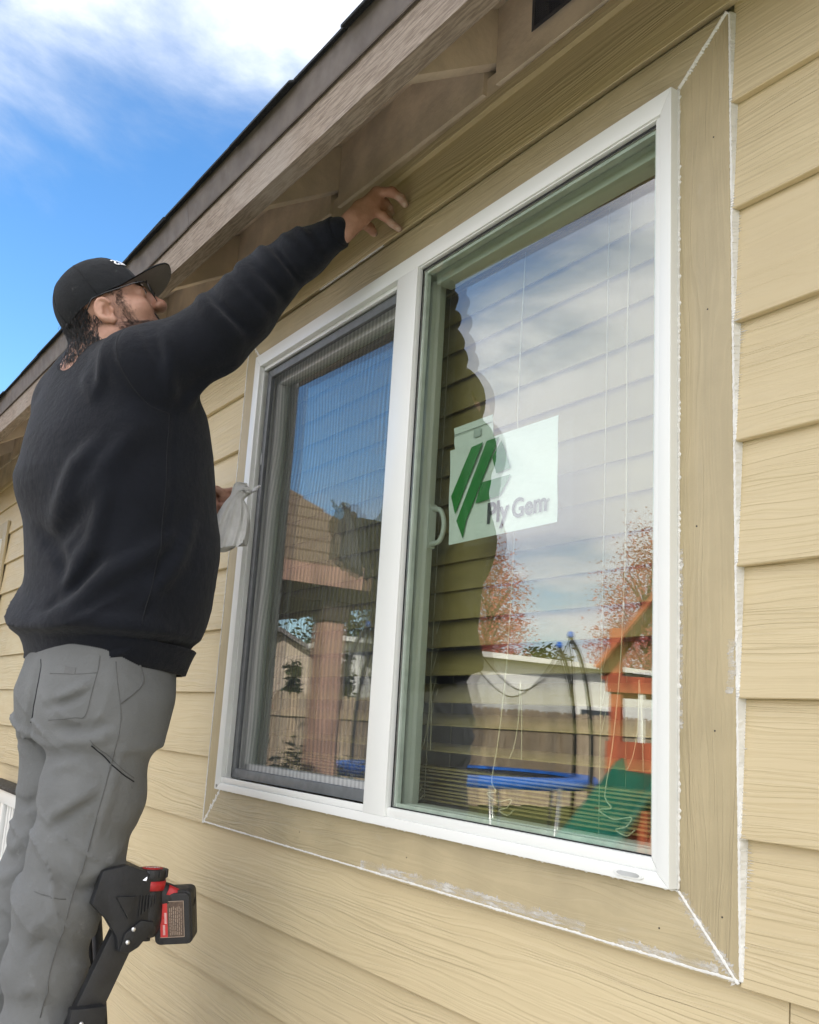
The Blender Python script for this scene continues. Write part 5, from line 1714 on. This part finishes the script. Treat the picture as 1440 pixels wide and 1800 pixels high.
# eyebrows
roots = snap(body, [hd(s * rn.uniform(.016, .054), .09, .027 + rn.gauss(0, .0025)) for s in (-1, 1) for i in range(260)], 5)
nn = grad(body, roots)
strands(roots, nn * .3 + np.sign((roots - HO) @ hr)[:, None] * hr[None] * .9, .008, .0004, 4, .1, 2).build('eyebrow', M_HAIR, body_o)
# hair below the cap
roots = []
for i in range(4600):
    a = rn.uniform(-1.38, 1.38)
    roots.append(hd(.079 * math.sin(a), -.018 - .084 * math.cos(a), rn.uniform(-.100, .02)))
for i in range(500):
    s_ = rn.choice((-1, 1)); roots.append(hd(s_ * .078, rn.uniform(-.03, .06), rn.uniform(.022, .045)))
roots = snap(body, roots, 5); nn = grad(body, roots)
loc_ = (roots - HO) @ HM
dirs = nn * .22 + lw((0, -.10, -1.0))[None] * 1.0 + np.array((0, 0, -.1))
short = np.abs(loc_[:, 2] / HS - .033) < .02
k_ = short & (loc_[:, 1] >= -.04)
mb = strands(roots[~k_], dirs[~k_], .020, .0010, 5, .26, 5, .002)
m2 = strands(roots[k_], (nn * .2 + lw((0, -.6, -.5))[None])[k_], .014, .0008, 6, .2, 3)
mb.add(m2.v, m2.f, True)
mb.build('hair', M_HAIR, body_o)

# ---- cap
cap = bpy.data.objects.new('cap', None)
ct = R(12)
CM = np.stack([hr, hf * math.cos(ct) + hu * math.sin(ct), hu * math.cos(ct) - hf * math.sin(ct)], 1)
CO = hd(0, -.001, .034)
def cp(x, y, z): return Vector(CO + CM @ np.array((x, y, z)))
A_, B_, C_ = .0900, .1070, .1050
mb = MB(); vs = []; nu, nv = 60, 22
for s in (0, 1):
    for j in range(nv + 1):
        ph = -.20 + (math.pi / 2 + .20 - .02) * j / nv
        for i in range(nu):
            th = 2 * math.pi * i / nu
            k = 1.0 - .022 * s
            pan = 1 - .012 * abs(math.sin(3 * th)) * max(0, math.cos(ph)) + .004 * math.sin(7 * th + 5 * ph) * math.cos(ph) * max(0, -math.cos(th + 1.57))
            fr = 1 + .035 * max(0, math.sin(th)) ** 2 * math.sin(min(1.3, max(0, ph)))       # stiff front panel
            cph = math.copysign(abs(math.cos(ph)) ** .86, math.cos(ph))
            vs.append(cp(A_ * k * pan * fr * cph * math.cos(th), B_ * k * pan * fr * cph * math.sin(th) , C_ * k * (math.sin(ph) if ph > 0 else ph * 1.0)))
n_ = nu * (nv + 1); fs = []
for j in range(nv):
    for i in range(nu):
        i2 = (i + 1) % nu
        fs.append((j * nu + i, j * nu + i2, (j + 1) * nu + i2, (j + 1) * nu + i))
        fs.append((n_ + j * nu + i, n_ + (j + 1) * nu + i, n_ + (j + 1) * nu + i2, n_ + j * nu + i2))
for i in range(nu):
    i2 = (i + 1) % nu
    fs.append((i, n_ + i, n_ + i2, i2))
fs.append(tuple(nv * nu + i for i in range(nu)))
mb.add(vs, fs, True)
me = mb.mesh('cap'); me.set_sharp_from_angle(angle=R(50))
cap = put('cap', me, M_CAP, worker)
MB().lathe([(.007, 0), (.006, .003), (.0001, .0045)], 12, tuple(cp(0, 0, C_)), tuple(CM[:, 2])).build('cap_button', M_CAP, cap)
for k in range(6):
    th = math.pi / 6 + k * math.pi / 3 - math.pi / 6
    pts = []
    for j in range(14):
        ph = -.15 + (math.pi / 2 + .1) * j / 13
        fr = 1 + .035 * max(0, math.sin(th)) ** 2 * math.sin(min(1.3, max(0, ph)))
        cph = abs(math.cos(ph)) ** .86
        pts.append(cp(A_ * fr * cph * math.cos(th), B_ * fr * cph * math.sin(th), C_ * (math.sin(ph) if ph > 0 else ph)))
    MB().tube(pts, .0011, 5).build('panel_seam', M_CAP, cap)
def visor_pt(u, v, s):
    th = math.pi / 2 + u * 1.12
    bx, by = A_ * math.cos(th) * 1.0, B_ * math.sin(th) * 1.0
    ox = A_ * .93 * math.copysign(abs(math.cos(th)) ** .80, math.cos(th)) * 1.0
    oy = B_ * .42 + (.138) * math.sin(th) ** .75 if math.sin(th) > 0 else by
    x = bx + (ox - bx) * v; y = by + (oy - by) * v
    z = -.020 - .004 * v + .013 * (1 - (abs(x) / (A_)) ** 2) * (.35 + .65 * v) - .004
    return (x, y, z - s)
mb = MB(); nu, nv = 36, 10; vs = []
for s in (.0, .0030):
    for j in range(nv + 1):
        for i in range(nu + 1):
            vs.append(cp(*visor_pt(-1 + 2 * i / nu, j / nv, s)))
n_ = (nu + 1) * (nv + 1)
top = [(j * (nu + 1) + i, j * (nu + 1) + i + 1, (j + 1) * (nu + 1) + i + 1, (j + 1) * (nu + 1) + i) for j in range(nv) for i in range(nu)]
rim = [(nv * (nu + 1) + i, nv * (nu + 1) + i + 1, n_ + nv * (nu + 1) + i + 1, n_ + nv * (nu + 1) + i) for i in range(nu)]
mb.add(vs, top + rim, True)
vis = mb.build('visor', M_CAP, cap)
mb = MB(); mb.add(vs[n_:], [tuple(reversed(f_)) for f_ in top], True)
mb.v = [tuple(Vector(p) - Vector(CM[:, 2]) * .0006) for p in mb.v]
mb.build('visor_lining', M_CAPU, vis)
MB().tube([cp(*visor_pt(-1 + 2 * i / 40, 1.0, .0015)) for i in range(41)], .0022, 6).build('visor_edge', M_CAP, vis)
# lettering across the front panel
tm = text_mesh('ALS', .030, .0007, .0008)
xs = [v_.co.x for v_ in tm.vertices]; mid = (min(xs) + max(xs)) / 2
for v_ in tm.vertices:
    xx = (v_.co.x - mid); zz = v_.co.y + .034
    th = math.pi / 2 - .42 - xx / .085
    ph = math.asin(min(.95, zz / C_)); cph = math.cos(ph) ** .86
    fr = (1 + .035 * math.sin(th) ** 2 * math.sin(ph)) * 1.022 + v_.co.z * 3
    v_.co = cp(A_ * fr * cph * math.cos(th), B_ * fr * cph * math.sin(th), zz)
tm.materials.append(simple('white_embroidery', (.75, .75, .75), .7))
put('cap_lettering', tm, None, cap)

# ---- glasses
gl = NT('spectacle_lens')
t_ = gl.n('ShaderNodeBsdfTransparent'); t_.inputs[0].default_value = (.93, .95, .95, 1)
q_ = gl.n('ShaderNodeBsdfGlossy'); q_.inputs['Roughness'].default_value = .02
m_ = gl.n('ShaderNodeMixShader'); m_.inputs[0].default_value = .05
gl.t.links.new(t_.outputs[0], m_.inputs[1]); gl.t.links.new(q_.outputs[0], m_.inputs[2]); gl.t.links.new(m_.outputs[0], gl.out.inputs['Surface'])
rimpts = []
for s in (-1, 1):
    pts = []
    for i in range(33):
        a = 2 * math.pi * i / 32
        cx_, cz_ = math.copysign(abs(math.cos(a)) ** .62, math.cos(a)), math.copysign(abs(math.sin(a)) ** .62, math.sin(a))
        x_ = .0345 + .0255 * cx_; z_ = .004 + .0205 * cz_
        pts.append(Vector(hd(s * x_, .1145 - .14 * max(0, x_ - .03), z_)))
    rimpts.append(pts)
frm = MB()
for pts in rimpts: frm.tube(pts, .0015, 6, False)
frm.tube([Vector(hd(*p)) for p in ((-.0095, .1150, .010), (0, .1185, .0125), (.0095, .1150, .010))], .0011, 6)
gls = frm.build('glasses', M_WIRE, worker)
for s, pts in zip((-1, 1), rimpts):
    MB().tube([Vector(hd(*p)) for p in ((s * .060, .110, .013), (s * .068, .104, .015), (s * .075, .085, .016), (s * .082, .02, .016), (s * .083, -.012, .014), (s * .081, -.034, -.008))], [.0017, .0019, .0018, .0017, .0019, .002], 6).build('temple_arm', M_WIRE, gls)
    mb = MB(); mb.add(pts[:-1], [tuple(range(32))]); mb.build('lens', gl.m, gls)

# ================================================================== rag in the left hand
worker.scale = (PS, PS, PS)
worker.location = POFF + Vector((-1.37, -.38, -.70)) * PS
mb = MB(); vs = []; nr, ns = 34, 64
prof = [(0.0, .016, .700), (.10, .026, .700), (.20, .026, .690), (.28, .020, .676), (.34, .020, .668), (.42, .028, .655), (.54, .036, .632), (.70, .041, .600), (.86, .045, .570), (.96, .047, .552), (1.0, .046, .548)]
px_ = [p[0] for p in prof]
for j in range(nr + 1):
    t = j / nr
    rr = np.interp(t, px_, [p[1] for p in prof]); zz = np.interp(t, px_, [p[2] for p in prof])
    for i in range(ns):
        a = 2 * math.pi * i / ns
        env = min(1, abs(t - .30) * 2.6)
        fold = 1 + (.16 * math.sin(2 * a + 1.0 + 2.3 * t) + .10 * math.sin(5 * a + 4 * t + math.sin(3 * a)) + .07 * math.sin(9 * a + 7 * t)) * env
        x_ = rr * fold * math.copysign(abs(math.cos(a)) ** .75, math.cos(a)); y_ = rr * fold * math.sin(a) * (.42 + .1 * math.sin(6 * t))
        y_ += .006 * math.sin(11 * x_ / rr + 5 * t) * env
        lean = .034 * max(0, .34 - t) / .34
        zo = (.020 * math.cos(a) * t * t + .004 * math.sin(5 * a) * t + (.010 * math.sin(2 * a + 2) if t < .2 else 0))
        vs.append((-1.246 + (x_ * .27 + y_ * .96) + lean * .27 - .002 * t, -.103 + (x_ * .96 - y_ * .27) * .95 + lean * .9 - .016 * t, zz + zo))
fs = [(j * ns + i, j * ns + (i + 1) % ns, (j + 1) * ns + (i + 1) % ns, (j + 1) * ns + i) for j in range(nr) for i in range(ns)]
fs.append(tuple(range(ns))); fs.append(tuple(nr * ns + i for i in range(ns - 1, -1, -1)))
mb.add(vs, fs, True)
tag(mb.build('cleaning_rag', M_RAG), 'dirty white cloth rag hanging from the hand beside the window frame', 'rag')
# ================================================================== step ladder
M_LBLK = simple('black_ladder_plastic', (.014, .015, .017), .5, .25, 30., .0008, 160., .45)
M_LTUBE = simple('black_powder_coated_tube', (.020, .021, .023), .45, .25, 24., .0003, 160., .5)
M_RIVET = simple('bright_aluminium_rivet', (.72, .73, .74), .28, .08, 60., Metallic=.9)
M_RUB = simple('black_rubber_foot', (.015, .015, .015), .85, .2, 60.)
lad = empty('step_ladder', (-1.40, -.35, GROUND_Z), 'black folding step ladder under the worker in grey trousers', 'ladder')
LG = -1.2903                                 # ladder drawn over size, set at 93.5 per cent
XR_, XL_ = -1.165, -1.64
TOPP = (-.262, -.205)                       # y, z where rails meet the top
def rail_y(z): return TOPP[0] - .405 * (TOPP[1] - z)
for x in (XR_, XL_):
    # channel-shaped front rail
    pts = [(x, rail_y(-.235), -.235), (x, rail_y(LG + .03), LG + .03)]
    a, b = Vector(pts[0]), Vector(pts[1])
    n = (b - a).normalized(); s = Vector((1, 0, 0)); u = n.cross(s)
    mb = MB()
    for (cx_, cu_, w_, h_) in ((0, 0, .005, .052), (-.011 if x == XR_ else .011, .0235, .022, .005), (-.011 if x == XR_ else .011, -.0235, .022, .005)):
        o = s * cx_ + u * cu_
        mb.bar(a + o, b + o, w_, h_, u)
    r_ = mb.build('front_rail', M_LTUBE, lad, .0012)
    mb = MB().box((x - .03, rail_y(LG) - .035, LG), (x + .03, rail_y(LG) + .035, LG + .05)); mb.build('rubber_foot', M_RUB, r_, .006)
for xx in (-1.60, -1.66):
    q = MB().tube([(xx, -.235, -.17), (xx, -.035, LG + .02)], .013, 10).build('rear_leg', M_LTUBE, lad)
    MB().lathe([(.02, 0), (.02, .05)], 10, (xx, -.035, LG)).build('rubber_foot', M_RUB, q)
for z in (-.696, -.97):
    y = rail_y(z)
    mb = MB().box((XL_ + .004, y - .02, z - .03), (XR_ - .004, y + .21, z)); st = mb.build('step', M_LBLK, lad, .005)
    for k in range(9):
        MB().box((XL_ + .03, y - .01 + k * .024, z + .0005), (XR_ - .03, y - .002 + k * .024, z + .003)).build('tread_ridge', M_RUB, st)
# top bracket: moulded plastic cheek on each rail with a tray between them
def cheek(x, sg):
    """moulded corner at the head of a rail, outline in y,z as seen from the side"""
    out = [(-.348, -.138), (-.300, -.128), (-.262, -.140), (-.236, -.158), (-.229, -.200), (-.231, -.246), (-.262, -.284), (-.2785, -.2925), (-.300, -.289), (-.306, -.262), (-.330, -.228), (-.362, -.200)]
    mb = MB(); mb.prism(out, x - .004 * sg, x + .020 * sg, 'x')
    c = mb.build('top_bracket', M_LBLK, lad, .004)
    rib = [(-.322, -.190), (-.240, -.190), (-.236, -.232), (-.285, -.240)]
    MB().prism([(-.318, -.186), (-.276, -.186), (-.290, -.228)], x + .0205 * sg, x + .027 * sg, 'x').build('bracket_web', M_LBLK, c, .002)
    for q in range(6):
        MB().box((x + .0205 * sg, -.268 + q * .006, -.226 + q * .0045), (x + .0235 * sg, -.2655 + q * .006, -.186)).build('bracket_rib', M_LBLK, c)
    MB().prism([(-.2785, -.291), (-.300, -.288), (-.292, -.255), (-.262, -.232), (-.236, -.236), (-.233, -.246), (-.262, -.282)], x + .0205 * sg, x + .026 * sg, 'x').build('bracket_foot', M_LBLK, c, .002)
    for (y, z) in ((-.2765, -.2475), (-.2855, -.2710)):
        MB().lathe([(.0048, 0), (.0045, .0022), (.0025, .0036), (.0001, .0040)], 14, (x + .0262 * sg, y, z), (sg, 0, 0)).build('rivet', M_RIVET, c)
cheek(XR_, 1); cheek(XL_, -1)
MB().box((XL_ + .004, -.346, -.158), (XR_ - .005, -.240, -.146)).build('top_tray', M_LBLK, lad, .004)
MB().box((XL_ + .004, -.350, -.175), (XR_ - .005, -.3465, -.136)).build('tray_lip', M_LBLK, lad, .001)
mb = MB().box((XR_ - .003, rail_y(-.41) - .033, -.50), (XR_ + .0245, rail_y(-.41) + .035, -.385))
lb = mb.build('step_bracket', M_LBLK, lad, .004)
MB().lathe([(.0048, 0), (.0045, .0022), (.0025, .0036), (.0001, .0040)], 14, (XR_ + .0245, rail_y(-.41) - .012, -.412), (1, 0, 0)).build('rivet', M_RIVET, lb)

LK = .935
LOFF = Vector((.8747, -.9790, .1752)) * (1 - LK)
lad.location = LOFF + lad.location * LK
lad.scale = (LK, LK, LK)
# ================================================================== cordless driver hung in the tray
M_TBODY = simple('black_tool_plastic', (.016, .016, .017), .5, .2, 40., .0006, 260., .45)
M_TRED = simple('red_tool_plastic', (.42, .018, .020), .42, .12, 40., .0004, 200., .5)
M_LBL = simple('red_battery_label', (.55, .030, .028), .35, .05, 40.)
M_LBLD = simple('brown_print_label', (.10, .065, .045), .45, .3, 160.)
drv = empty('cordless_driver', (-1.165, -.232, -.26), 'red and black cordless impact driver hung nose-down in the ladder top', 'power tool')
HXc, HYc = -1.172, -.2385
mb = MB().lathe([(.018, -.130), (.024, -.120), (.0285, -.10), (.0285, -.046), (.0275, -.040), (.0275, -.020), (.0295, -.016), (.0295, -.003), (.027, .0)], 28, (HXc, HYc, -.139))
mo = mb.build('motor_housing', M_TBODY, drv)
MB().lathe([(.0292, -.040), (.0292, -.022)], 28, (HXc, HYc, -.139)).build('red_band', M_TRED, mo)
for k in range(10):
    a = 2 * math.pi * k / 10
    MB().box((-.006, .0268, -.016), (.006, .0318, -.001)).xf(Matrix.Translation((HXc, HYc, -.139)) @ Matrix.Rotation(a, 4, 'Z')).build('cap_lug', M_TBODY, mo, .0015)
MB().lathe([(.0210, 0), (.0208, .0012), (.0001, .0014)], 28, (HXc, HYc, -.139)).build('red_end_cap', M_TRED, mo)
tm = text_mesh('FUEL', .013, .0003, .0003)
xs = [v_.co.x for v_ in tm.vertices]; mid = (min(xs) + max(xs)) / 2
for v_ in tm.vertices:
    p = Vector((v_.co.x - mid, v_.co.y - .003, 0)); p = Matrix.Rotation(R(72), 3, 'Z') @ p
    v_.co = Vector((HXc + p.x, HYc + p.y, -.1374 + v_.co.z))
tm.materials.append(simple('silver_print', (.6, .55, .55), .4))
put('tool_lettering', tm, None, mo)
MB().lathe([(.010, .004), (.010, -.008)], 14, (HXc, HYc, -.269)).build('chuck', M_TBODY, drv)
MB().bar((HXc + .020, HYc - .020, -.150), (HXc + .026, HYc - .024, -.160), .010, .008).build('belt_clip', M_RIVET, drv, .001)
# grip runs sideways from the housing to the battery
gd = Vector((.10, .90, -.42)).normalized()
g0 = Vector((HXc, HYc + .012, -.185)); g1 = g0 + gd * .075
MB().tube(arc_pts([g0, g0.lerp(g1, .5) + Vector((.004, 0, .004)), g1], 6), [.021] * 6 + [.019] * 6 + [.023], 14, flat=1.15).build('grip', M_TBODY, drv)
MB().tube([g0.lerp(g1, .25) + Vector((.012, .0, .012)), g0.lerp(g1, .9) + Vector((.012, 0, .014))], .013, 10).build('grip_inlay', M_TRED, drv)
# battery: slab whose label side faces out
bc = Vector((-1.150, -.194, -.2335))
ez_ = Vector((0.05, -.16, 1)).normalized(); ex_ = Vector((.55, .83, .10)); ex_ = (ex_ - ez_ * ex_.dot(ez_)).normalized(); en_ = ex_.cross(ez_)
if en_.x < 0: en_ = -en_
BM = Matrix((ex_, ez_, en_)).transposed().to_4x4(); BM.translation = bc
def rrect(w, h, r, n=5):
    out = []
    for cx_, cy_, a0 in ((w - r, h - r, 0), (-w + r, h - r, 90), (-w + r, -h + r, 180), (w - r, -h + r, 270)):
        for i in range(n + 1):
            a = R(a0 + 90 * i / n); out.append((cx_ + r * math.cos(a), cy_ + r * math.sin(a)))
    return out
mb = MB(); mb.prism(rrect(.0385, .0530, .012), -.052, -.004, 'z'); mb.prism(rrect(.0360, .0500, .011), -.0035, .004, 'z')
bat = mb.xf(BM).build('battery', M_TBODY, drv, .003)
mb = MB(); mb.prism(rrect(.0240, .0350, .003, 2), .0042, .0050, 'z'); mb.xf(BM).build('battery_label', M_LBLD, bat)
mb = MB(); mb.prism([(-.0235, -.0345), (-.0090, -.0345), (-.0090, .0345), (-.0235, .0345)], .0052, .0056, 'z'); mb.xf(BM).build('red_label_strip', M_LBL, bat)
mb = MB()
for (x0, x1, z0, z1) in ((-.0241, .0241, .0345, .0354), (-.0241, .0241, -.0354, -.0345), (.0236, .0245, -.0354, .0354)):
    mb.prism([(x0, z0), (x1, z0), (x1, z1), (x0, z1)], .0052, .0057, 'z')
rn = random.Random(4)
for k in range(7):
    x0 = -.0045 + k * .0038
    zz = -.031
    while zz < .020:
        l_ = rn.uniform(.003, .009); mb.prism([(x0, zz), (x0 + .0009, zz), (x0 + .0009, zz + l_), (x0, zz + l_)], .0051, .0054, 'z'); zz += l_ + .0015
mb.xf(BM).build('label_print', simple('tan_print', (.42, .33, .26), .5), bat)
mb = MB()
for (x0, z0, z1) in ((-.0185, -.030, -.012), (-.0150, -.008, .014)):
    zz = z0
    while zz < z1:
        mb.prism([(x0, zz), (x0 + .0045, zz), (x0 + .0045, zz + .0012), (x0, zz + .0012)], .0057, .0059, 'z'); zz += .0022
mb.xf(BM).build('label_mark', simple('pale_print', (.75, .6, .58), .5), bat)
for sx in (-1, 1):
    for sz in (-1, 1):
        MB().lathe([(.0028, .0038), (.0028, .0044)], 10, (sx * .030, sz * .044, 0)).xf(BM).build('screw_hole', M_BLACK, bat)

drv.location = LOFF + drv.location * LK
drv.scale = (LK, LK, LK)
# ================================================================== things further along the wall
pan = empty('louvred_panel', (-3.3, -.05, GROUND_Z), 'white framed panel of upright slats standing low against the wall', 'panel')
PX0, PX1, PZ0, PZ1 = -3.78, -2.92, -.95, -.165
mb = MB()
for (x0, z0, x1, z1) in ((PX0, PZ0, PX0 + .05, PZ1), (PX1 - .05, PZ0, PX1, PZ1), (PX0 + .05, PZ1 - .05, PX1 - .05, PZ1), (PX0 + .05, PZ0, PX1 - .05, PZ0 + .05), (PX0 + .05, -.455, PX1 - .05, -.415), (-3.37, PZ0 + .05, -3.33, PZ1 - .05)):
    mb.box((x0, -.09, z0), (x1, -.06, z1))
mb.build('frame', M_VINYL, pan, .003)
for k in range(18):
    x = PX0 + .07 + k * .0425
    if abs(x + 3.35) < .03: continue
    MB().box((x - .011, -.080, PZ0 + .05), (x + .011, -.068, PZ1 - .05)).build('slat', M_VINYL, pan, .001)
MB().box((PX0 + .05, -.058, PZ0 + .05), (PX1 - .05, -.050, PZ1 - .05)).build('backing', M_BLACK, pan)
MB().box((PX0 - .02, -.10, PZ1 + .001), (PX1 + .03, -.01, PZ1 + .014)).build('cap_strip', M_TBODY, pan, .002)
for x in (PX0 + .02, PX1 - .06):
    MB().box((x, -.085, GROUND_Z), (x + .04, -.03, PZ0)).build('leg', M_VINYL, pan)

fw = empty('far_window', (-5.3, .0, .2), 'white window at the far left end of the tan wall', 'window')
def fring(x0, z0, x1, z1, w, y0, y1, name, mat):
    for a, b, c, d in ((x0, z0, x0 + w, z1), (x1 - w, z0, x1, z1), (x0 + w, z1 - w, x1 - w, z1), (x0 + w, z0, x1 - w, z0 + w)):
        MB().box((a, y0, b), (c, y1, d)).build(name, mat, fw, .0015)
fring(-6.2, .12, -4.52, 1.10, .088, -.010, .003, 'trim_board', M_TRZ)
fring(-6.11, .209, -4.609, 1.011, .04, -.022, .003, 'frame_member', M_VINYL)
MB().box((-6.07, -.004, .25), (-4.65, .0, .97)).build('pane', simple('dark_far_pane', (.04, .045, .05), .08), fw)
